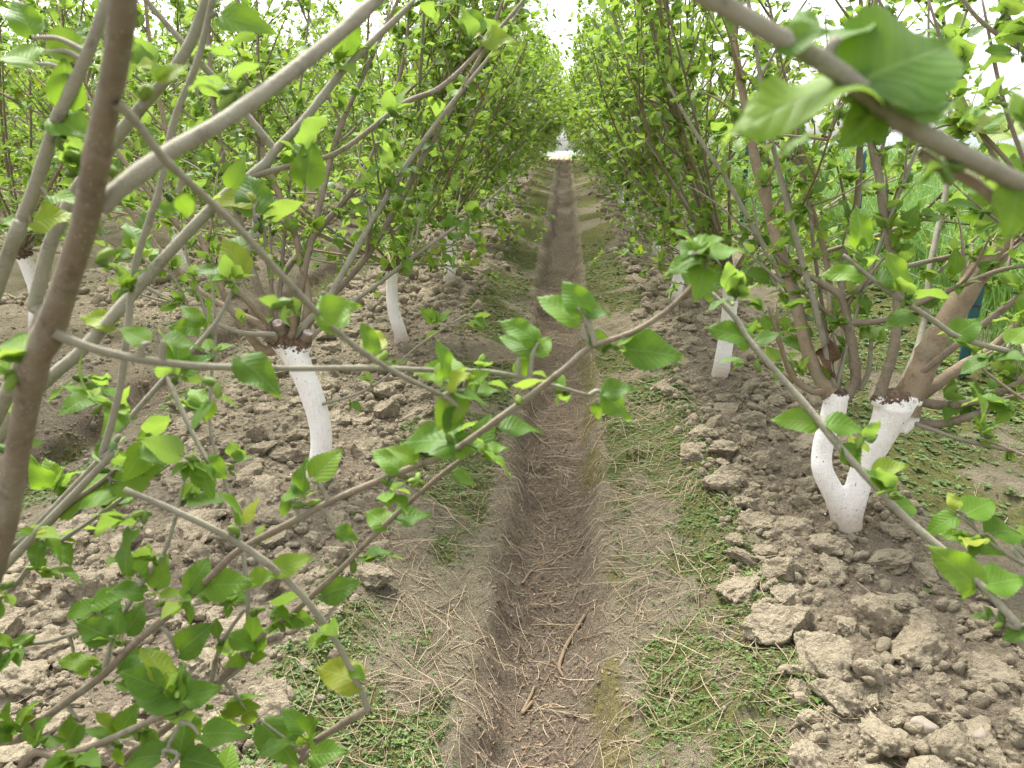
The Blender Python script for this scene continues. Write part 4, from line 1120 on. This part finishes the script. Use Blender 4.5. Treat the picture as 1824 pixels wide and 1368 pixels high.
for (x0, x1), cnt in (((.45, 1.55), 3200), ((-2.2, -.45), 4400)):
    x, y = cand(cnt, x0, x1, 1.1, 5.0, 1.5)
    xs.append(x); ys.append(y); rr_.append(.0025 + .0075 * srs.rand(len(x)) ** 1.8)
x = np.concatenate([srs.uniform(-.8, .8, 5500), srs.uniform(-3.4, -1.7, 1100)]); y = np.concatenate([1.05 + 3.6 * srs.rand(5500) ** 1.5, 1.6 + 5 * srs.rand(1100)])
xs.append(x); ys.append(y); rr_.append(.0018 + .007 * srs.rand(6600) ** 2.5 + np.where(x < -1, .006, 0) * srs.rand(6600))
stuff_lumps('soil_crumbs', np.concatenate(xs), np.concatenate(ys), np.concatenate(rr_), CRUMB_T)

# pale river stones at the lower right
st_v = [lump(3, 95 + i, 3, .05) for i in range(3)]
for i, (u, v, wpx, lab) in enumerate(((1640, 1328, 42, 'smooth oval pale river stone at the bottom edge, lower right corner'), (1738, 1332, 34, 'blunt pale river stone right of the oval stone, lower right corner'),
                                      (1592, 1358, 30, 'small pale river stone left of the oval stone at the bottom edge'), (1800, 1166, 30, 'pale stone among weeds at the right edge of the tilled strip'))):
    g = ground_px(u, v); r = wpx * .5 * float(pix(g)[2]) / FPX
    o = link('river_stone', mesh_np('river_stone', *st_v[i % 3], M_STONE)); z = float(G(g[0], g[1]))
    o.location = (g[0], g[1], z + r * .2 + .012); o.scale = (r * 1.2, r * .85, r * .7); o.rotation_euler = (.1, .1, i * 1.3)
    tag(o, lab, 'stone', 'river stones at the lower right')

# ------------------------------------------------------------------ straw, litter, lime, weeds
def ribbon_stuff(name, pts, wid, mat, tint):
    """pts (n,k,3): thin three-sided stalks"""
    n, k, _ = pts.shape
    T = np.gradient(pts, axis=1); T /= np.linalg.norm(T, axis=2)[..., None] + 1e-9
    S = np.cross(T, np.array([0, 0, 1.0])); S /= np.linalg.norm(S, axis=2)[..., None] + 1e-9
    U = np.cross(S, T)
    ring = np.stack([pts + S * wid[:, None, None], pts - S * wid[:, None, None], pts + U * wid[:, None, None] * 1.1], 2)
    V = ring.reshape(-1, 3)
    b = (np.arange(n)[:, None, None, None] * k + np.arange(k - 1)[None, :, None, None]) * 3
    j = np.arange(3)[None, None, :, None]; j2 = (j + 1) % 3
    F = np.concatenate([b + j, b + j2, b + 3 + j2, b + 3 + j], -1).reshape(-1, 4)
    c = np.repeat(tint, k * 3)
    return tag(link(name, mesh_np(name, V, F, mat, True, np.stack([c, c, c, c * 0 + 1], -1))), kind='stuff')
def straw(n, zone, y0, y1, pw, lmin, lmax, w0, w1, lift=.006):
    x, y = zone(n); 
    k = len(x); L = lmin + (lmax - lmin) * srs.rand(k) ** 1.8; a = srs.rand(k) * 6.28
    bend = srs.normal(0, .14, k) * np.where(srs.rand(k) < .15, 3, 1)
    t = np.linspace(-.5, .5, 5)
    X = x[:, None] + L[:, None] * t[None] * np.cos(a)[:, None] - np.sin(a)[:, None] * (bend * L)[:, None] * (t[None] ** 2)
    Y = y[:, None] + L[:, None] * t[None] * np.sin(a)[:, None] + np.cos(a)[:, None] * (bend * L)[:, None] * (t[None] ** 2)
    Z = G(X, Y)
    Zl = np.linspace(0, 1, 5)[None] * (Z[:, -1:] - Z[:, :1]) + Z[:, :1]
    Z = np.maximum(Z, Z * .4 + Zl * .6) + .003 + (srs.rand(k) ** 3 * lift * 4)[:, None] * (1 + srs.normal(0, .8, k)[:, None] * t[None])
    return np.stack([X, Y, Z], -1), srs.uniform(w0, w1, k)
def z_floor(y0, y1, pw):
    return lambda n: (-.035 + srs.normal(0, .10, n), y0 + (y1 - y0) * srs.rand(n) ** pw)
def z_should(y0, y1, pw):
    def f(n):
        x = np.where(srs.rand(n) < .5, srs.uniform(.16, .70, n), srs.uniform(-.75, -.18, n)); y = y0 + (y1 - y0) * srs.rand(n) ** pw
        p = fbm(x * 3 + 9, y * 3, 3, 121); k = srs.rand(n) < sstep(.35, .62, p) + .12
        return x[k], y[k]
    return f
def z_all(y0, y1, pw):
    def f(n):
        x = srs.uniform(-3.8, 2.3, n); y = y0 + (y1 - y0) * srs.rand(n) ** pw
        p = fbm(x * 2 + 4, y * 2, 3, 131); k = srs.rand(n) < sstep(.42, .62, p) * np.where(tilled(x, y) > .5, .35, 1)
        return x[k], y[k]
    return f
S = [straw(620, z_floor(1.0, 4.2, 1.2), 0, 0, 0, .02, .16, .0005, .0017), straw(500, z_floor(3.5, 9, 1.2), 0, 0, 0, .04, .16, .0008, .002),
     straw(3400, z_should(1.0, 4.5, 1.3), 0, 0, 0, .03, .22, .0005, .0015), straw(1400, z_should(4, 10, 1.2), 0, 0, 0, .05, .22, .001, .002),
     straw(6000, z_all(1.1, 7, 1.2), 0, 0, 0, .03, .2, .0006, .0016)]
pts = np.concatenate([a for a, b in S]); wd = np.concatenate([b for a, b in S])
ribbon_stuff('dry_straw', pts, wd, M_STRAW, srs.rand(len(wd)))

flake = (np.array([(-.5, -.3, 0), (.5, -.35, .05), (.55, .3, -.05), (-.45, .35, .08), (0, 0, .22)]), np.array([(0, 1, 4), (1, 2, 4), (2, 3, 4), (3, 0, 4)]))
n = 5200; x = -.035 + srs.normal(0, .105, n); y = 1.0 + 7.5 * srs.rand(n) ** 1.5
x2 = np.concatenate([np.array([t[0] for t in trunks])[srs.randint(0, len(trunks), 1500)] + srs.normal(0, .13, 1500)]); 
ti = srs.randint(0, len(trunks), 1800); x2 = np.array([t[0] for t in trunks])[ti] + srs.normal(0, .14, 1800); y2 = np.array([t[1] for t in trunks])[ti] + srs.normal(0, .16, 1800)
x = np.concatenate([x, x2]); y = np.concatenate([y, y2]); n = len(x)
rz = srs.rand(n) * 6.28; s = .004 + .014 * srs.rand(n) ** 2
rot = np.zeros((n, 3, 3)); rot[:, 0, 0] = np.cos(rz); rot[:, 0, 1] = -np.sin(rz); rot[:, 1, 0] = np.sin(rz); rot[:, 1, 1] = np.cos(rz); rot[:, 2, 2] = 1; rot[:, 2, 0] = srs.normal(0, .3, n)
tag(link('leaf_litter', scatter('leaf_litter', [flake], np.stack([x, y, G(x, y) + .003], -1), rot, np.stack([s, s * .6, s], -1), M_LITTER, srs.rand(n))), kind='stuff')
n = 420; ti = srs.randint(2, len(trunks), n); x = np.array([t[0] for t in trunks])[ti] + srs.normal(0, .14, n); y = np.array([t[1] for t in trunks])[ti] + srs.normal(0, .12, n)
m2 = 160; x = np.concatenate([x, srs.uniform(-2, 1.8, m2)]); y = np.concatenate([y, 1.2 + 3 * srs.rand(m2)]); n = len(x)
s = .002 + .007 * srs.rand(n) ** 3
tag(link('lime_flakes', scatter('lime_flakes', [flake], np.stack([x, y, G(x, y) + .006], -1), rand_rot(n), np.stack([s, s, s], -1), M_LIME)), kind='stuff')

# weeds: small rosettes of round and pointed leaves
wl = []
def weeds(n, x0, x1, y0, y1, pw, s0, s1, nl):
    x = srs.uniform(x0, x1, n); y = y0 + (y1 - y0) * srs.rand(n) ** pw
    k = srs.rand(n) < weed_density(x, y) ** 1.3; x, y = x[k], y[k]; z = G(x, y)
    for i in range(len(x)):
        a0 = srs.rand() * 6.28; m = srs.randint(nl[0] - 1, nl[1] - 2); hgt = srs.uniform(.0, .012); sz = srs.uniform(s0, s1)
        for q in range(m):
            a = a0 + q * 2.4; e = srs.uniform(.0, .55)
            ax = np.array([math.cos(a) * math.cos(e), math.sin(a) * math.cos(e), math.sin(e)])
            nm = unit(np.array([0, 0, 1.0]) - ax * ax[2] + srs.normal(0, .15, 3))
            wl.append((np.array([x[i], y[i], z[i] + .002 + hgt * q / m]), ax, nm, sz * srs.uniform(.6, 1.2)))
weeds(19000, -.8, .8, 1.0, 4.5, 1.3, .004, .0105, (4, 7))
weeds(9000, -.85, -.25, 1.0, 4.0, 1.2, .005, .012, (4, 7))
weeds(6000, .16, .75, 1.0, 4.0, 1.2, .005, .012, (4, 7))
weeds(6000, -.8, .8, 4.0, 10, 1.2, .012, .028, (4, 8))
weeds(5000, 1.25, 2.6, 1.3, 6.5, 1.2, .010, .028, (4, 9))
weeds(3500, -3.8, -1.7, 1.6, 8.5, 1.2, .010, .026, (4, 9))
weeds(9000, -3.0, -1.75, 2.0, 6.5, 1.1, .006, .016, (4, 8))
weeds(2600, -.6, -2.0, 1.1, 6, 1.2, .009, .022, (4, 9))
weeds(1500, .5, 1.4, 1.1, 6, 1.2, .009, .022, (4, 9))
weeds(2500, 2.3, 3.6, 4, 12, 1.2, .02, .05, (5, 9))
WEED_T = [hexleaf(w, .4, .15) for w in (.3, .44, .22)]
tag(link('low_weeds', leaf_mesh('low_weeds', wl, WEED_T, srs, M_WEED)), kind='stuff')

# ------------------------------------------------------------------ wheat field, fence, rape flowers, film
def blades(n, x0, x1, y0, y1, pw, h0, h1, w0, w1):
    x = x0 + (x1 - x0) * srs.rand(n) ** pw; y = y0 + (y1 - y0) * srs.rand(n) ** pw
    h = srs.uniform(h0, h1, n) * (.8 + .4 * fbm(x * 1.3, y * 1.3, 2, 151)); a = srs.rand(n) * 6.28; w = srs.uniform(w0, w1, n); ln = srs.uniform(.15, .75, n) * h
    t = np.array([0, .55, 1.0])
    cx = np.cos(a)[:, None]; sy = np.sin(a)[:, None]
    off = ln[:, None] * t[None] ** 2.2; zz = h[:, None] * (t - .28 * t ** 3 * (ln / h * 1.3)[:, None])
    C_ = np.stack([x[:, None] + cx * off, y[:, None] + sy * off, slope_z(y)[:, None] - .02 + zz], -1)
    ww = (w[:, None] * np.array([.7, 1, .08])[None])[..., None]
    tw = a + 1.57 + srs.normal(0, .5, n)
    Sd = np.stack([np.cos(tw), np.sin(tw), tw * 0], -1)[:, None, :]
    V = np.stack([C_ - Sd * ww, C_ + Sd * ww], 2).reshape(-1, 3)
    b = (np.arange(n)[:, None] * 3 + np.arange(2)[None]) * 2; b = b.reshape(-1)
    F = np.stack([b, b + 1, b + 3, b + 2], -1); c = np.repeat(srs.rand(n), 6)
    return V, F, np.stack([c, c, c, c * 0 + 1], -1)
parts = [blades(21000, 3.15, 8.5, 4.2, 13, 1.1, .52, .80, .004, .008), blades(19000, 3.2, 17, 9, 27, 1.0, .5, .78, .008, .016), blades(3500, 2.85, 3.3, 4, 14, 1.0, .1, .35, .003, .005)]
dg_ = blades(5000, -3, 3, 25.0, 29, 1.0, .05, .24, .004, .010)
tag(link('dry_grass', mesh_np('dry_grass', dg_[0], dg_[1], M_STRAW, True, dg_[2])), kind='stuff')
V = np.vstack([p[0] for p in parts]); o = 0; F = []
for p in parts: F.append(p[1] + o); o += len(p[0])
tag(link('wheat', mesh_np('wheat', V, np.vstack(F), M_WHEAT, True, np.vstack([p[2] for p in parts]))), kind='stuff')

gp = ground_px(1717, 642)
pv, pf = tube([(0, 0, -.1), (0, 0, .3), (0, 0, .7), (0, 0, 1.12), (0, 0, 1.15), (0, 0, 1.19)], [.032, .032, .032, .032, .026, .008], 10)
ps, pfc = tube([(0, 0, 0), (0, 0, .012)], [.037, .037], 10)
post_me = mesh_np('post', pv, pf, M_POST); clip_me = mesh_np('tie', ps, pfc, M_CLIP)
posts = []
yy = gp[1]; PL = ['nearest dark green plastic fence post beside the wheat field', 'second dark green fence post along the wheat field', 'third dark green fence post along the wheat field',
                  'fourth dark green fence post along the wheat field', 'farthest visible dark green fence post along the wheat field']
for i in range(5):
    x = gp[0] + .02 * (i % 2); r = link('fence_post', None); r.location = (x, yy, float(slope_z(yy)))
    r.rotation_euler = (R(-1.5 + i), R(2.4 if i == 0 else 1 - i * .5), 0)
    link('post', post_me, r)
    for zz in (.35, .7, 1.0): c = link('tie', clip_me, r); c.location = (0, 0, zz)
    tag(r, PL[i], 'fence post', 'fence posts along the wheat field'); posts.append((x, yy)); yy += 2.25
for q, (zz, lab) in enumerate(((.35, 'lowest thin wire strung between the green fence posts'), (.7, 'middle thin wire strung between the green fence posts'), (1.0, 'top thin wire strung between the green fence posts'))):
    P = [(posts[0][0], posts[0][1] - 2.2, float(slope_z(posts[0][1] - 2.2)) + zz)]
    for (x, y) in posts: P.append((x + .034, y, float(slope_z(y)) + zz))
    V, F = tube(*smooth_path(P, [.0016] * len(P), 4), 5)
    tag(link('fence_wire', mesh_np('fence_wire', V, F, M_WIRE)), lab, 'wire', 'wires of the field fence')

pet, petf = lump(1, 5, 0, 0)
for i, (x, y, h, lab) in enumerate(((6.2, 9.2, .95, 'yellow rape plant flowering above the wheat, nearest the fence post'), (8.9, 13.0, 1.05, 'yellow rape plant flowering in the middle of the wheat'),
                                    (9.6, 11.6, 1.1, 'yellow rape plant flowering above the wheat at the right edge'), (8.2, 16.0, 1.1, 'farthest yellow rape plant flowering in the wheat'))):
    r = link('rape_plant', None); r.location = (x, y, float(slope_z(y))); tag(r, lab, 'flower', 'rape plants among the wheat')
    link('stem', mesh_np('stem', *tube(*smooth_path([(0, 0, 0), (.02, 0, h * .5), (0, .02, h)], [.008, .006, .004]), 6), M_FRUIT), r)
    for q in range(5):
        a = q * 2.4; top = np.array([math.cos(a) * .1, math.sin(a) * .1, h + .05 * (q % 3)])
        bst = link('side_stem', mesh_np('side_stem', *tube(*smooth_path([(0, .01, h * .6), top * [.6, .6, .85], top], [.004, .003, .002]), 5), M_FRUIT), r)
        m = 26; pp = top + srs.normal(0, .02, (m, 3)) * [1, 1, 1.5]
        link('flower_head', scatter('flower_head', [(pet, petf)], pp, rand_rot(m), np.tile([.011, .011, .004], (m, 1)), M_YELLOW), bst)

# thicker dry stalks in the furrow
for i, (path, w, lab) in enumerate((([(1042, 1096), (1026, 1122), (1010, 1148), (1000, 1172), (996, 1190), (1004, 1206)], 7, 'thick bent pale dry stalk lying lengthwise in the furrow'),
                                    ([(930, 1040), (948, 1016), (980, 1000), (1010, 985), (1040, 972)], 4, 'thin dry stalk slanting across the furrow above the bent one'),
                                    ([(948, 1250), (938, 1262), (930, 1270), (945, 1240), (952, 1222)], 6, 'short split dry stalk near the bottom of the furrow'))):
    P = []
    for u, v in path:
        a = RM @ np.array([(u - CX) / FPX, -(v - CY) / FPX, -1.0]); t = np.linspace(.8, 5, 1400)
        q = CAM + a * t[:, None]; hit = q[:, 2] <= G(q[:, 0], q[:, 1]) + .008
        P.append(q[int(np.argmax(hit))])
    d = float(pix(P[0])[2]); rr = w * .5 * d / FPX
    tag(link('dry_stalk', mesh_np('dry_stalk', *tube(*smooth_path(P, [rr] * (len(P) - 1) + [rr * .6]), 7), M_STRAW)), lab, 'stalk', 'thick dry stalks in the furrow')
